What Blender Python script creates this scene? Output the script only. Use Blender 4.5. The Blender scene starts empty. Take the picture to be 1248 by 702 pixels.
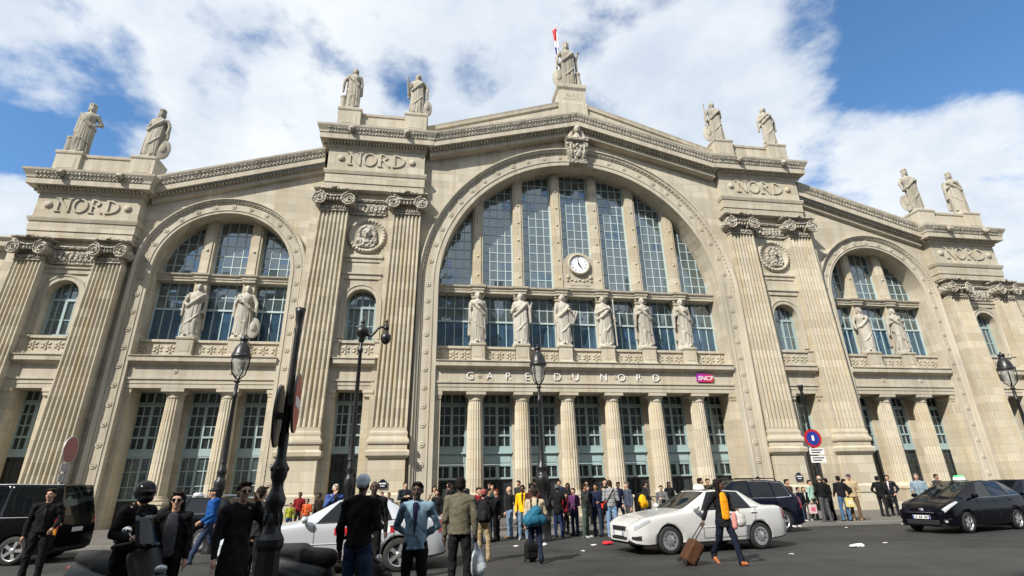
import bpy, bmesh, math, random
import numpy as np
from mathutils import Vector, Matrix, noise
random.seed(7)
SC = bpy.context.scene
COL = SC.collection
R = math.radians
PI = math.pi

# ------------------------------------------------------------------ helpers
class MB:
    """collects simple shapes into one mesh"""
    def __init__(s):
        s.v = []; s.f = []; s.m = []; s.s = []
    def add(s, vs, fs, mi=0, smooth=False):
        b = len(s.v)
        s.v += [tuple(p) for p in vs]
        for f in fs:
            s.f.append([b + i for i in f]); s.m.append(mi); s.s.append(smooth)
    def box(s, x0, x1, y0, y1, z0, z1, mi=0):
        vs = [(x0,y0,z0),(x1,y0,z0),(x1,y1,z0),(x0,y1,z0),(x0,y0,z1),(x1,y0,z1),(x1,y1,z1),(x0,y1,z1)]
        s.add(vs, [(0,3,2,1),(4,5,6,7),(0,1,5,4),(1,2,6,5),(2,3,7,6),(3,0,4,7)], mi)
    def prism(s, pts, y0, y1, mi=0):
        """polygon of (x,z) pushed from y0 to y1"""
        n = len(pts)
        vs = [(x,y0,z) for x,z in pts] + [(x,y1,z) for x,z in pts]
        fs = [list(range(n)), list(range(2*n-1,n-1,-1))] + [(i,i+n,(i+1)%n+n,(i+1)%n) for i in range(n)]
        s.add(vs, fs, mi)
    def run(s, prof, line, mi=0):
        """closed profile of (y,dz) along a line of (x,z)"""
        n = len(prof); vs = []; fs = []
        for x,z in line:
            vs += [(x,y,z+dz) for y,dz in prof]
        for k in range(len(line)-1):
            for i in range(n):
                j = (i+1)%n
                fs.append((k*n+i,k*n+j,(k+1)*n+j,(k+1)*n+i))
        fs.append(list(range(n))); fs.append(list(range((len(line)-1)*n, len(line)*n))[::-1])
        s.add(vs, fs, mi)
    def wrap(s, prof, x0, x1, yf, yb, mi=0):
        """profile of (offset,z) round the front and both ends of a block"""
        vs = []; fs = []
        for d,z in prof:
            vs += [(x0-d,yb,z),(x0-d,yf-d,z),(x1+d,yf-d,z),(x1+d,yb,z)]
        n = len(prof)
        for k in range(n-1):
            for i in range(3):
                fs.append((k*4+i,k*4+i+1,k*4+i+5,k*4+i+4))
            fs.append((k*4+3,k*4,k*4+4,k*4+7))
        fs.append((3,2,1,0)); t = (n-1)*4
        fs.append((t,t+1,t+2,t+3))
        s.add(vs, fs, mi)
    def lathe(s, prof, c=(0,0,0), n=16, axis='Z', mi=0, smooth=True, cap=True):
        vs = []; fs = []
        for r,h in prof:
            for i in range(n):
                a = 2*PI*i/n; u = r*math.cos(a); w = r*math.sin(a)
                if axis == 'Z': p = (u,w,h)
                elif axis == 'Y': p = (u,h,w)
                else: p = (h,u,w)
                vs.append((p[0]+c[0],p[1]+c[1],p[2]+c[2]))
        m = len(prof)
        for k in range(m-1):
            for i in range(n):
                j = (i+1)%n
                fs.append((k*n+i,k*n+j,(k+1)*n+j,(k+1)*n+i))
        s.add(vs, fs, mi, smooth)
        if cap:
            s.add(vs[:n], [list(range(n))[::-1]], mi); s.add(vs[-n:], [list(range(n))], mi)
    def tube(s, pts, rad, n=8, mi=0, smooth=True):
        pts = [Vector(p) for p in pts]
        if not isinstance(rad, (list, tuple)): rad = [rad]*len(pts)
        vs = []; fs = []
        up = None
        for k,p in enumerate(pts):
            t = (pts[min(k+1,len(pts)-1)]-pts[max(k-1,0)]).normalized()
            if up is None:
                up = Vector((0,0,1)) if abs(t.z) < .9 else Vector((1,0,0))
            a = t.cross(up)
            if a.length < 1e-5: a = t.orthogonal()
            a.normalize(); b = a.cross(t).normalized(); up = b
            for i in range(n):
                g = 2*PI*i/n
                vs.append(p + a*(rad[k]*math.cos(g)) + b*(rad[k]*math.sin(g)))
        for k in range(len(pts)-1):
            for i in range(n):
                j = (i+1)%n
                fs.append((k*n+i,k*n+j,(k+1)*n+j,(k+1)*n+i))
        fs.append(list(range(n))[::-1]); fs.append(list(range((len(pts)-1)*n, len(pts)*n)))
        s.add(vs, fs, mi, smooth)
    def ball(s, c, r, n=10, m=7, rot=None, mi=0, smooth=True):
        if not isinstance(r, (list, tuple)): r = (r,r,r)
        c = Vector(c); vs = []; fs = []
        for k in range(1,m):
            t = PI*k/m
            for i in range(n):
                a = 2*PI*i/n
                p = Vector((r[0]*math.sin(t)*math.cos(a), r[1]*math.sin(t)*math.sin(a), r[2]*math.cos(t)))
                if rot is not None: p = rot @ p
                vs.append(c+p)
        pt = Vector((0,0,r[2])); pb = Vector((0,0,-r[2]))
        if rot is not None: pt = rot@pt; pb = rot@pb
        vs += [c+pt, c+pb]; T = len(vs)-2
        for k in range(m-2):
            for i in range(n):
                j = (i+1)%n
                fs.append((k*n+i,(k+1)*n+i,(k+1)*n+j,k*n+j))
        for i in range(n):
            j = (i+1)%n
            fs.append((T,i,j)); fs.append((T+1,(m-2)*n+j,(m-2)*n+i))
        s.add(vs, fs, mi, smooth)
    def cap(s, a, b, r1, r2, n=10, mi=0):
        """tapered capsule"""
        a = Vector(a); b = Vector(b); d = b-a; L = d.length
        if L < 1e-6:
            s.ball(a, max(r1,r2)); return
        t = d/L; u = t.orthogonal().normalized(); w = t.cross(u)
        rings = []
        for k in range(1,4):
            g = PI/2*k/3; rings.append((-r1*math.cos(g), r1*math.sin(g)))
        for k in range(0,3):
            g = PI/2*k/3; rings.append((L+r2*math.sin(g), r2*math.cos(g)))
        vs = []; fs = []
        for h,r in rings:
            for i in range(n):
                g = 2*PI*i/n
                vs.append(a+t*h+u*(r*math.cos(g))+w*(r*math.sin(g)))
        for k in range(len(rings)-1):
            for i in range(n):
                j = (i+1)%n
                fs.append((k*n+i,k*n+j,(k+1)*n+j,(k+1)*n+i))
        vs += [a-t*r1, b+t*r2]; A = len(vs)-2; B = A+1; l = (len(rings)-1)*n
        for i in range(n):
            j = (i+1)%n
            fs.append((A,j,i)); fs.append((B,l+i,l+j))
        s.add(vs, fs, mi, True)
    def loft(s, secs, n=36, rip=None, mi=0):
        """closed body through elliptical sections (cx,cy,z,rx,ry); rip(angle,k)->radius factor"""
        vs = []; fs = []
        for k,(cx,cy,z,rx,ry) in enumerate(secs):
            for i in range(n):
                a = 2*PI*i/n; q = rip(a,k) if rip else 1
                vs.append((cx+rx*q*math.cos(a), cy+ry*q*math.sin(a), z))
        for k in range(len(secs)-1):
            for i in range(n):
                j = (i+1)%n
                fs.append((k*n+i,k*n+j,(k+1)*n+j,(k+1)*n+i))
        fs.append(list(range(n))[::-1]); fs.append(list(range((len(secs)-1)*n,len(secs)*n)))
        s.add(vs, fs, mi, True)
    def mesh(s, name, fix=True):
        me = bpy.data.meshes.new(name)
        me.from_pydata(s.v, [], s.f)
        me.polygons.foreach_set('material_index', s.m)
        me.polygons.foreach_set('use_smooth', s.s)
        if fix:
            b = bmesh.new(); b.from_mesh(me)
            bmesh.ops.recalc_face_normals(b, faces=b.faces)
            b.to_mesh(me); b.free()
        me.update()
        return me
    def obj(s, name, mats, parent=None, fix=True):
        return link(name, s.mesh(name, fix), mats, parent)

def link(name, me, mats=None, parent=None):
    if mats is not None:
        if not isinstance(mats, (list, tuple)): mats = [mats]
        if len(me.materials): me.materials.clear()
        for m in mats: me.materials.append(m)
    o = bpy.data.objects.new(name, me)
    COL.objects.link(o)
    if parent is not None: o.parent = parent
    return o

def thing(name, label, cat, loc=(0,0,0), rz=0, group=None):
    o = bpy.data.objects.new(name, None)
    COL.objects.link(o)
    o.empty_display_size = .3
    o.location = loc; o.rotation_euler = (0,0,rz)
    return tag(o, label, cat, group)

def tag(o, label, cat, group=None, kind=None):
    o['label'] = label; o['category'] = cat
    if group: o['group'] = group
    if kind: o['kind'] = kind
    return o

def part_copy(o, parent):
    c = o.copy(); COL.objects.link(c); c.parent = parent
    for ch in [x for x in o.children]:
        part_copy(ch, c)
    return c

TMP = bpy.data.scenes.new('scratch')
def scratch_graph():
    with bpy.context.temp_override(scene=TMP, view_layer=TMP.view_layers[0]):
        dg = bpy.context.evaluated_depsgraph_get()
    dg.update()
    return dg
def evaluated(me, mods):
    """mesh after modifiers, worked out in a scratch scene"""
    o = bpy.data.objects.new('scratch', me)
    TMP.collection.objects.link(o)
    for kind, kw in mods:
        m = o.modifiers.new(kind, kind)
        for k,v in kw.items(): setattr(m, k, v)
    dg = scratch_graph()
    out = bpy.data.meshes.new_from_object(o.evaluated_get(dg), depsgraph=dg)
    bpy.data.objects.remove(o)
    return out

def skin(mb, voxel, smooth=4, fac=.5):
    """one continuous surface round overlapping closed shapes"""
    me = mb.mesh('s', fix=False)
    out = evaluated(me, [('REMESH', dict(mode='VOXEL', voxel_size=voxel, use_smooth_shade=True)),
                         ('SMOOTH', dict(factor=fac, iterations=smooth))])
    bpy.data.meshes.remove(me)
    out.polygons.foreach_set('use_smooth', [True]*len(out.polygons))
    return out

def text_mesh(body, size, depth=.03, shear=0, offset=0, spacing=1):
    cu = bpy.data.curves.new('t', 'FONT')
    cu.body = body; cu.size = size; cu.extrude = depth; cu.shear = shear; cu.offset = offset
    cu.align_x = 'CENTER'; cu.align_y = 'BOTTOM_BASELINE'; cu.space_character = spacing
    o = bpy.data.objects.new('t', cu); TMP.collection.objects.link(o)
    dg = scratch_graph()
    me = bpy.data.meshes.new_from_object(o.evaluated_get(dg), depsgraph=dg)
    bpy.data.objects.remove(o); bpy.data.curves.remove(cu)
    return me

def text(name, body, size, loc, mat, parent=None, depth=.03, shear=0, offset=0, spacing=1, rot=(PI/2,0,0)):
    o = link(name, text_mesh(body, size, depth, shear, offset, spacing), mat, parent)
    o.location = loc; o.rotation_euler = rot
    return o

# ------------------------------------------------------------------ materials
class NT:
    def __init__(s, name):
        s.m = bpy.data.materials.new(name); s.m.use_nodes = True
        s.t = s.m.node_tree; s.n = s.t.nodes; s.l = s.t.links
        s.b = s.n['Principled BSDF']
    def node(s, typ, **kw):
        nd = s.n.new(typ)
        for k,v in kw.items():
            if k.startswith('i_'):
                key = k[2:]
                key = int(key) if key.isdigit() else key.replace('_',' ')
                nd.inputs[key].default_value = v
            else: setattr(nd, k, v)
        return nd
    def link(s, a, b): s.l.new(a, b)
    def mix(s, fac, a, b, mode='MIX'):
        nd = s.node('ShaderNodeMix', data_type='RGBA', blend_type=mode)
        for key, val in ((0,fac),(6,a),(7,b)):
            if hasattr(val, 'is_output'): s.link(val, nd.inputs[key])
            else: nd.inputs[key].default_value = val if not isinstance(val, tuple) or len(val) == 4 else (*val,1)
        return nd.outputs[2]
    def math(s, op, a, b=0, c=0, clamp=False):
        nd = s.node('ShaderNodeMath', operation=op, use_clamp=clamp)
        for i,v in enumerate((a,b,c)):
            if hasattr(v, 'is_output'): s.link(v, nd.inputs[i])
            else: nd.inputs[i].default_value = v
        return nd.outputs[0]
    def ramp(s, fac, stops):
        nd = s.node('ShaderNodeValToRGB')
        e = nd.color_ramp.elements
        while len(e) < len(stops): e.new(.5)
        for el,(p,c) in zip(e, stops):
            el.position = p; el.color = (*c,1) if len(c) == 3 else c
        s.link(fac, nd.inputs[0])
        return nd.outputs[0]
    def pos(s, scale=(1,1,1), obj=False, rot=(0,0,0)):
        if obj:
            g = s.node('ShaderNodeTexCoord').outputs['Object']
        else:
            g = s.node('ShaderNodeNewGeometry').outputs['Position']
        mp = s.node('ShaderNodeMapping'); mp.inputs['Scale'].default_value = scale
        mp.inputs['Rotation'].default_value = rot
        s.link(g, mp.inputs[0])
        return mp.outputs[0]
    def noise(s, vec, scale, detail=4, rough=.55):
        nd = s.node('ShaderNodeTexNoise'); nd.inputs['Scale'].default_value = scale
        nd.inputs['Detail'].default_value = detail; nd.inputs['Roughness'].default_value = rough
        s.link(vec, nd.inputs['Vector'])
        return nd.outputs['Fac']
    def bump(s, h, strength=.3, dist=.02):
        nd = s.node('ShaderNodeBump'); nd.inputs['Strength'].default_value = strength
        nd.inputs['Distance'].default_value = dist
        s.link(h, nd.inputs['Height']); s.link(nd.outputs[0], s.b.inputs['Normal'])
    def base(s, c):
        if hasattr(c, 'is_output'): s.link(c, s.b.inputs['Base Color'])
        else: s.b.inputs['Base Color'].default_value = (*c,1)

def plain(name, col, rough=.6, metal=0, spec=.5, var=.0, scale=6, bump=0, coat=0):
    t = NT(name)
    t.b.inputs['Roughness'].default_value = rough; t.b.inputs['Metallic'].default_value = metal
    t.b.inputs['Specular IOR Level'].default_value = spec
    if coat:
        t.b.inputs['Coat Weight'].default_value = coat; t.b.inputs['Coat Roughness'].default_value = .03
    if var or bump:
        v = t.pos(obj=True); n = t.noise(v, scale, 5, .6)
        if var:
            t.base(t.mix(n, tuple(c*(1-var) for c in col), tuple(min(1,c*(1+var)) for c in col)))
        else: t.base(col)
        if bump: t.bump(n, bump, .02)
    else: t.base(col)
    return t.m

def stone_mat(name, col, joints=True, dirt=.5, carved=0, warm=.5, seed=0.0):
    t = NT(name)
    g = t.node('ShaderNodeNewGeometry')
    sep = t.node('ShaderNodeSeparateXYZ'); t.link(g.outputs['Position'], sep.inputs[0])
    xy = t.math('ADD', sep.outputs[0], sep.outputs[1])
    cmb = t.node('ShaderNodeCombineXYZ'); t.link(xy, cmb.inputs[0]); t.link(sep.outputs[2], cmb.inputs[1])
    cmb.inputs[2].default_value = seed
    P = g.outputs['Position']
    big = t.noise(P, .22, 4, .6)
    mid = t.noise(P, 1.7, 5, .6)
    fine = t.noise(P, 14, 4, .65)
    # rain streaks: stretched along z
    mp = t.node('ShaderNodeMapping'); mp.inputs['Scale'].default_value = (2.6,2.6,.16); t.link(P, mp.inputs[0])
    streak = t.noise(mp.outputs[0], 1.0, 5, .62)
    c = Vector(col)
    base = t.mix(t.ramp(big, [(.3,(0,0,0)),(.7,(1,1,1))]), tuple(c*.86), tuple(c*1.08))
    if joints:
        br = t.node('ShaderNodeTexBrick'); br.offset = .5
        br.inputs['Scale'].default_value = 1; br.inputs['Brick Width'].default_value = 1.25
        br.inputs['Row Height'].default_value = .52; br.inputs['Mortar Size'].default_value = .008
        br.inputs['Mortar Smooth'].default_value = .2; br.inputs['Bias'].default_value = 0
        br.inputs['Color1'].default_value = (.0,.0,.0,1); br.inputs['Color2'].default_value = (1,1,1,1)
        br.inputs['Mortar'].default_value = (.5,.5,.5,1)
        t.link(cmb.outputs[0], br.inputs['Vector'])
        blk = t.mix(br.outputs['Color'], (.77,.76,.74), (1.12,1.12,1.12))
        base = t.mix(.75, base, blk, 'MULTIPLY')
    # ochre patina in patches and runs
    pat = t.ramp(t.math('ADD', t.math('MULTIPLY', streak, .75), t.math('MULTIPLY', mid, .35)), [(.52,(0,0,0)),(.72,(1,1,1))])
    base = t.mix(t.math('MULTIPLY', pat, warm), base, (col[0]*1.02,col[1]*.86,col[2]*.58))
    # grey weathering
    gr = t.ramp(t.math('ADD', t.math('MULTIPLY', streak, .5), t.math('MULTIPLY', big, .6)), [(.47,(0,0,0)),(.70,(1,1,1))])
    base = t.mix(t.math('MULTIPLY', gr, dirt), base, (.17,.155,.13))
    base = t.mix(.35, base, t.mix(fine, (.7,.7,.7), (1.25,1.25,1.25)), 'MULTIPLY')
    if joints:
        base = t.mix(t.math('MULTIPLY', br.outputs['Fac'], .45), base, (.16,.14,.11))
    t.base(base)
    t.b.inputs['Roughness'].default_value = .88; t.b.inputs['Specular IOR Level'].default_value = .25
    h = t.math('ADD', t.math('MULTIPLY', fine, .5), t.math('MULTIPLY', mid, .8))
    if carved:
        vo = t.node('ShaderNodeTexVoronoi'); vo.inputs['Scale'].default_value = carved; t.link(P, vo.inputs['Vector'])
        h = t.math('ADD', h, t.math('MULTIPLY', vo.outputs['Distance'], 2.2))
        t.bump(h, .9, .06)
    else:
        if joints: h = t.math('SUBTRACT', h, t.math('MULTIPLY', br.outputs['Fac'], 1.0))
        t.bump(h, .35, .02)
    return t.m

STONE = (.52,.475,.385)
M = {}
M['stone'] = stone_mat('limestone_ashlar', STONE, dirt=.44, warm=.42)
M['stone_pier'] = stone_mat('limestone_pilaster', (.53,.48,.380), dirt=.25, warm=.6, seed=3.0)
M['stone_trim'] = stone_mat('limestone_moulding', (.51,.463,.375), joints=False, dirt=.56, warm=.35)
M['stone_carved'] = stone_mat('limestone_carved', (.44,.405,.34), joints=False, dirt=.6, warm=.3, carved=5.5)
M['stone_statue'] = stone_mat('limestone_statue', (.49,.46,.40), joints=False, dirt=.65, warm=.16)
M['stone_crown'] = stone_mat('limestone_statue_weathered', (.42,.385,.315), joints=False, dirt=.9, warm=.15)
M['teal'] = plain('teal_window_paint', (.29,.385,.39), .5, var=.15, scale=3)
M['teal_pale'] = plain('pale_teal_panel_paint', (.31,.42,.435), .5, var=.1, scale=2)
M['bar'] = plain('glazing_bar_paint', (.40,.50,.51), .5)
M['door_dark'] = plain('dark_door_wood', (.035,.034,.032), .45, var=.3, scale=4)
M['iron'] = plain('black_iron', (.012,.012,.013), .38, metal=.0, var=.3, scale=9, bump=.15)
M['zinc'] = plain('zinc_roof', (.25,.27,.29), .5, metal=.3, var=.2, scale=.5)
M['white'] = plain('white_paint', (.75,.75,.73), .45)
M['black'] = plain('black_paint', (.01,.01,.01), .4)
M['rubber'] = plain('tyre_rubber', (.018,.018,.018), .8, var=.2)
M['alloy'] = plain('silver_alloy', (.62,.63,.65), .28, metal=.8)
M['chrome'] = plain('chrome', (.8,.8,.8), .08, metal=1)
M['darkplastic'] = plain('dark_plastic', (.016,.016,.017), .5)
M['paper'] = plain('white_paper', (.75,.75,.72), .8, var=.08)

def glass_mat(name, tint, refl, rough, wob=.25, dark=(.012,.016,.018), pane=0):
    t = NT(name)
    t.base(dark)
    t.b.inputs['Roughness'].default_value = rough
    t.b.inputs['IOR'].default_value = refl
    t.b.inputs['Specular Tint'].default_value = (*tint,1)
    P = t.node('ShaderNodeNewGeometry').outputs['Position']
    # old panes are never quite flat: each one tips its reflection
    n = t.noise(P, .9, 3, .5)
    t.bump(n, wob, .05)
    if pane:
        sn = t.node('ShaderNodeVectorMath', operation='SNAP'); t.link(P, sn.inputs[0]); sn.inputs[1].default_value = (.55,9,.64)
        wn = t.node('ShaderNodeTexWhiteNoise', noise_dimensions='3D'); t.link(sn.outputs[0], wn.inputs['Vector'])
        sb = t.node('ShaderNodeVectorMath', operation='SUBTRACT'); t.link(wn.outputs['Color'], sb.inputs[0]); sb.inputs[1].default_value = (.5,.5,.5)
        sc = t.node('ShaderNodeVectorMath', operation='SCALE'); t.link(sb.outputs[0], sc.inputs[0]); sc.inputs['Scale'].default_value = pane
        ad = t.node('ShaderNodeVectorMath', operation='ADD'); t.link(sc.outputs[0], ad.inputs[0]); t.link(t.node('ShaderNodeNewGeometry').outputs['Normal'], ad.inputs[1])
        nm = t.node('ShaderNodeVectorMath', operation='NORMALIZE'); t.link(ad.outputs[0], nm.inputs[0])
        bp = [q for q in t.n if q.type == 'BUMP'][0]; t.link(nm.outputs[0], bp.inputs['Normal'])
        dv = t.math('ADD', .7, t.math('MULTIPLY', wn.outputs['Value'], .6)); t.base(t.mix(1, (*dark,1), t.node('ShaderNodeCombineXYZ').outputs[0], 'MULTIPLY'))
        cx = [q for q in t.n if q.type == 'COMBXYZ'][-1]
        for i in range(3): t.link(dv, cx.inputs[i])
    return t.m
M['glass_hall'] = glass_mat('old_window_glass', (.85,.95,1), 2.6, .05, .3, dark=(.055,.072,.078), pane=.08)
M['glass_blue'] = glass_mat('sky_tinted_window_glass', (.6,.82,1), 2.5, .05, .3, dark=(.030,.068,.115), pane=.05)  # lower panes: blue of the reflected sky is put into the glass colour
M['glass_door'] = glass_mat('door_window_glass', (.85,.95,1), 1.75, .04, .3, dark=(.026,.032,.034), pane=.05)
M['glass_car'] = glass_mat('car_glass', (1,1,1), 1.5, .02, .02, dark=(.004,.005,.006))
def clear_glass():
    t = NT('lantern_glass')
    t.base((.62,.62,.58)); t.b.inputs['Roughness'].default_value = .25
    t.b.inputs['Alpha'].default_value = .55
    return t.m
M['glass_lamp'] = clear_glass()

def paint(name, col, metal=0.0, rough=.35, flake=0):
    t = NT(name); t.base(col)
    t.b.inputs['Metallic'].default_value = metal; t.b.inputs['Roughness'].default_value = rough
    t.b.inputs['Coat Weight'].default_value = .9; t.b.inputs['Coat Roughness'].default_value = .04
    dk = max(col) < .1
    t.b.inputs['Coat Weight'].default_value = .4 if dk else .75; t.b.inputs['Specular IOR Level'].default_value = .05 if dk else .4
    if dk: t.b.inputs['Roughness'].default_value = .12; t.b.inputs['Coat IOR'].default_value = 1.4
    return t.m
CLOTH = {}
def crease(me, amp, scale=9.0, seed=0.0):
    """push the cloth in and out so that it hangs in folds"""
    n = len(me.vertices); co = np.empty(n*3, np.float32); me.vertices.foreach_get('co', co); co = co.reshape(-1,3)
    nr = np.empty(n*3, np.float32); me.vertex_normals.foreach_get('vector', nr); nr = nr.reshape(-1,3)
    x, y, z = (co*scale).T; s_ = seed
    u = x+.6*np.sin(1.3*z+s_)+.4*np.sin(2.1*y-s_); w = z+.7*np.sin(1.1*x+s_*1.7)+.4*np.sin(1.9*y+2.3*x)
    h = .55*np.sin(1.9*u+2.6*w+s_)+.45*np.sin(3.1*w-1.7*u+1.3*s_+np.sin(2.2*y+x))+.35*np.sin(5.3*u+3.9*w+1.1*np.sin(3*w+s_))+.25*np.sin(6.1*y+4.7*w-2.0*u)
    me.vertices.foreach_set('co', (co+nr*(h*amp*.8)[:,None]).astype(np.float32).ravel())
    me.update()
    return me
def cloth(col, rough=.85):
    k = tuple(round(c,3) for c in col)
    if k not in CLOTH:
        t = NT('fabric')
        P = t.pos(obj=True)
        n = t.noise(P, 7, 4, .6); w = t.noise(P, 60, 2, .5)
        t.base(t.mix(n, tuple(c*.75 for c in col), tuple(min(1,c*1.2) for c in col)))
        t.b.inputs['Roughness'].default_value = rough; t.b.inputs['Specular IOR Level'].default_value = .12
        t.bump(t.math('ADD', t.math('MULTIPLY', n, 2.0), t.math('MULTIPLY', w, .15)), .55, .03)
        CLOTH[k] = t.m
    return CLOTH[k]
SKINS = {}
def skin_mat(col):
    if col not in SKINS:
        t = NT('skin'); n = t.noise(t.pos(obj=True), 18, 3, .5)
        t.base(t.mix(n, tuple(c*.88 for c in col), tuple(c*1.08 for c in col)))
        t.b.inputs['Roughness'].default_value = .5
        t.b.inputs['Subsurface Weight'].default_value = .06
        SKINS[col] = t.m
    return SKINS[col]
# ------------------------------------------------------------------ the station
ST = thing('station_building', 'pale limestone railway station front with three arched windows and giant pilasters', 'railway station')
def part(mb, name, mat, parent=None): return mb.obj(name, mat, parent or ST)

def arch_pts(xc, rad, zc, z0, n=40):
    p = [(xc-rad, z0)]
    for i in range(n+1):
        t = PI*i/n
        p.append((xc-rad*math.cos(t), zc+rad*math.sin(t)))
    p.append((xc+rad, z0))
    return p
def arch_wall(mb, xc, rad, zc, xl, xr, z0, top, yf, yb, n=40):
    p = arch_pts(xc, rad, zc, z0, n)
    for i in range(1, len(p)-2):
        a, b = p[i], p[i+1]
        mb.add([(a[0],yf,a[1]),(b[0],yf,b[1]),(b[0],yf,top(b[0])),(a[0],yf,top(a[0]))], [(0,1,2,3)])
    for x0,x1 in ((xl,xc-rad),(xc+rad,xr)):
        mb.add([(x0,yf,z0),(x1,yf,z0),(x1,yf,top(x1)),(x0,yf,top(x0))], [(0,1,2,3)])
    for i in range(len(p)-1):
        a, b = p[i], p[i+1]
        mb.add([(a[0],yf,a[1]),(b[0],yf,b[1]),(b[0],yb,b[1]),(a[0],yb,a[1])], [(0,1,2,3)], 0, 0 < i < len(p)-2)
def archivolt(mb, xc, zc, z0, prof, n=56):
    """profile of (radius,y) swept up one leg, round the arch and down the other"""
    for (r0,y0),(r1,y1) in zip(prof, prof[1:]):
        a = arch_pts(xc, r0, zc, z0, n); b = arch_pts(xc, r1, zc, z0, n)
        for i in range(len(a)-1):
            mb.add([(a[i][0],y0,a[i][1]),(a[i+1][0],y0,a[i+1][1]),(b[i+1][0],y1,b[i+1][1]),(b[i][0],y1,b[i][1])], [(0,1,2,3)])
def rosette(mb, x, y, z, r=.17):
    mb.lathe([(r*1.05,0),(r*1.0,-.025),(r*.74,-.035),(r*.62,-.012),(r*.44,-.016),(r*.3,-.045),(.01,-.055)], (x,y,z), 10, 'Y')

# ---- windows: frame (with its bars) > pane
def window(name, x0, x1, z0, z1, y, nx, rows, bar=.045, jamb=.09, mat='teal', glass='glass_hall', arc=None, vert=None, parent=None, label=None):
    """rows: heights of the horizontal bars.  arc=(xc,r,zc) cuts the head"""
    fr = MB()
    def top(x):
        if not arc: return z1
        d = arc[1]**2-(x-arc[0])**2
        return arc[2]+math.sqrt(max(d,0))
    def bar_v(x, w, d):
        xa, xb = x-w/2, x+w/2
        zt0, zt1 = top(max(min(xa,x1),x0)), top(max(min(xb,x1),x0))
        if max(zt0,zt1) <= z0+.05: return
        vs = [(xa,y-d,z0),(xb,y-d,z0),(xb,y-d,zt1),(xa,y-d,zt0),(xa,y+.03,z0),(xb,y+.03,z0),(xb,y+.03,zt1),(xa,y+.03,zt0)]
        fr.add(vs, [(0,1,2,3),(0,4,5,1),(1,5,6,2),(3,2,6,7),(0,3,7,4)])
    bar_v(x0+jamb/2, jamb, .08); bar_v(x1-jamb/2, jamb, .08)
    for i in range(1, nx):
        x = x0+(x1-x0)*i/nx
        thick = vert and i in vert
        bar_v(x, vert[i] if thick else bar, .07 if thick else .035)
    for h in rows:
        h, w = h if isinstance(h, tuple) else (h, bar)
        a, b = x0, x1
        if arc:
            if h >= arc[2]:
                d = arc[1]**2-(h-arc[2])**2
                if d <= 0: continue
                s_ = math.sqrt(d); a = max(a, arc[0]-s_); b = min(b, arc[0]+s_)
                if b-a < .1: continue
        dd = .03 if w <= bar else .075
        fr.box(a, b, y-dd-.004, y+.028, h-w/2, h+w/2)
    if not arc:
        fr.box(x0, x1, y-.083, y+.028, z1-jamb, z1-.002)
    fr.box(x0, x1, y-.086, y+.027, z0+.002, z0+jamb)
    W = part(fr, name, M[mat], parent)
    gl = MB()
    n = 14 if arc else 1
    pts = [(x0,z0),(x1,z0)] + [(x1+(x0-x1)*i/n, max(z0+.01, top(x1+(x0-x1)*i/n))) for i in range(n+1)]
    gl.add([(x,y,z) for x,z in pts], [list(range(len(pts)))])
    part(gl, 'pane', M[glass], W)
    if label: W['label'] = label
    return W

# ---- capital of the giant order, modelled once
def capital_mesh():
    b = MB()
    b.wrap([(0,.62),(.06,.66),(.06,.74),(.0,.76)], -1.16,1.16,-.28,.55)          # abacus
    b.wrap([(-.12,.34),(-.12,.61)], -1.12,1.12,-.22,.55)
    for sx in (-1,1):
        cx = sx*.87
        b.lathe([(.40,-.36),(.42,-.30),(.30,.0),(.36,.5)], (cx,0,0), 20, 'Y')
        sp = []; rad = []
        for i in range(64):
            t = i/63; a = PI/2*1 + sx*t*2*PI*2.4; r = .40*(1-t)**.85+.05
            sp.append((cx+r*math.cos(a)*1.0, -.37, r*math.sin(a))); rad.append(.05*(1-.5*t))
        b.tube(sp, rad, 6)
        b.ball((cx,-.38,0), .085, 8, 6)
    # egg band and festoon between the scrolls
    for i in range(5):
        b.ball(((i-2)*.2,-.24,.02), (.085,.10,.15), 8, 6)
    b.tube([(-.6,-.28,.3),(-.3,-.32,.2),(0,-.33,.17),(.3,-.32,.2),(.6,-.28,.3)], .06, 6)
    for i in range(9):
        a = (i-4)*.26
        b.ball((math.sin(a)*.24,-.36,.58+math.cos(a)*.2), (.05,.06,.10), 6, 5)
    # necking with leaf carving
    b.wrap([(.0,-.68),(.05,-.66),(.05,-.60),(0,-.58),(.0,-.34)], -.83,.83,-.02,.55)
    for i in range(11):
        x = (i-5)*.155
        b.ball((x,-.05,-.44), (.06,.06,.11), 6, 5)
        b.ball((x+.077,-.05,-.52), (.035,.04,.06), 6, 4)
    return b.mesh('capital')
CAPITAL = capital_mesh()
CAPITAL.materials.append(M['stone_carved'])

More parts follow.
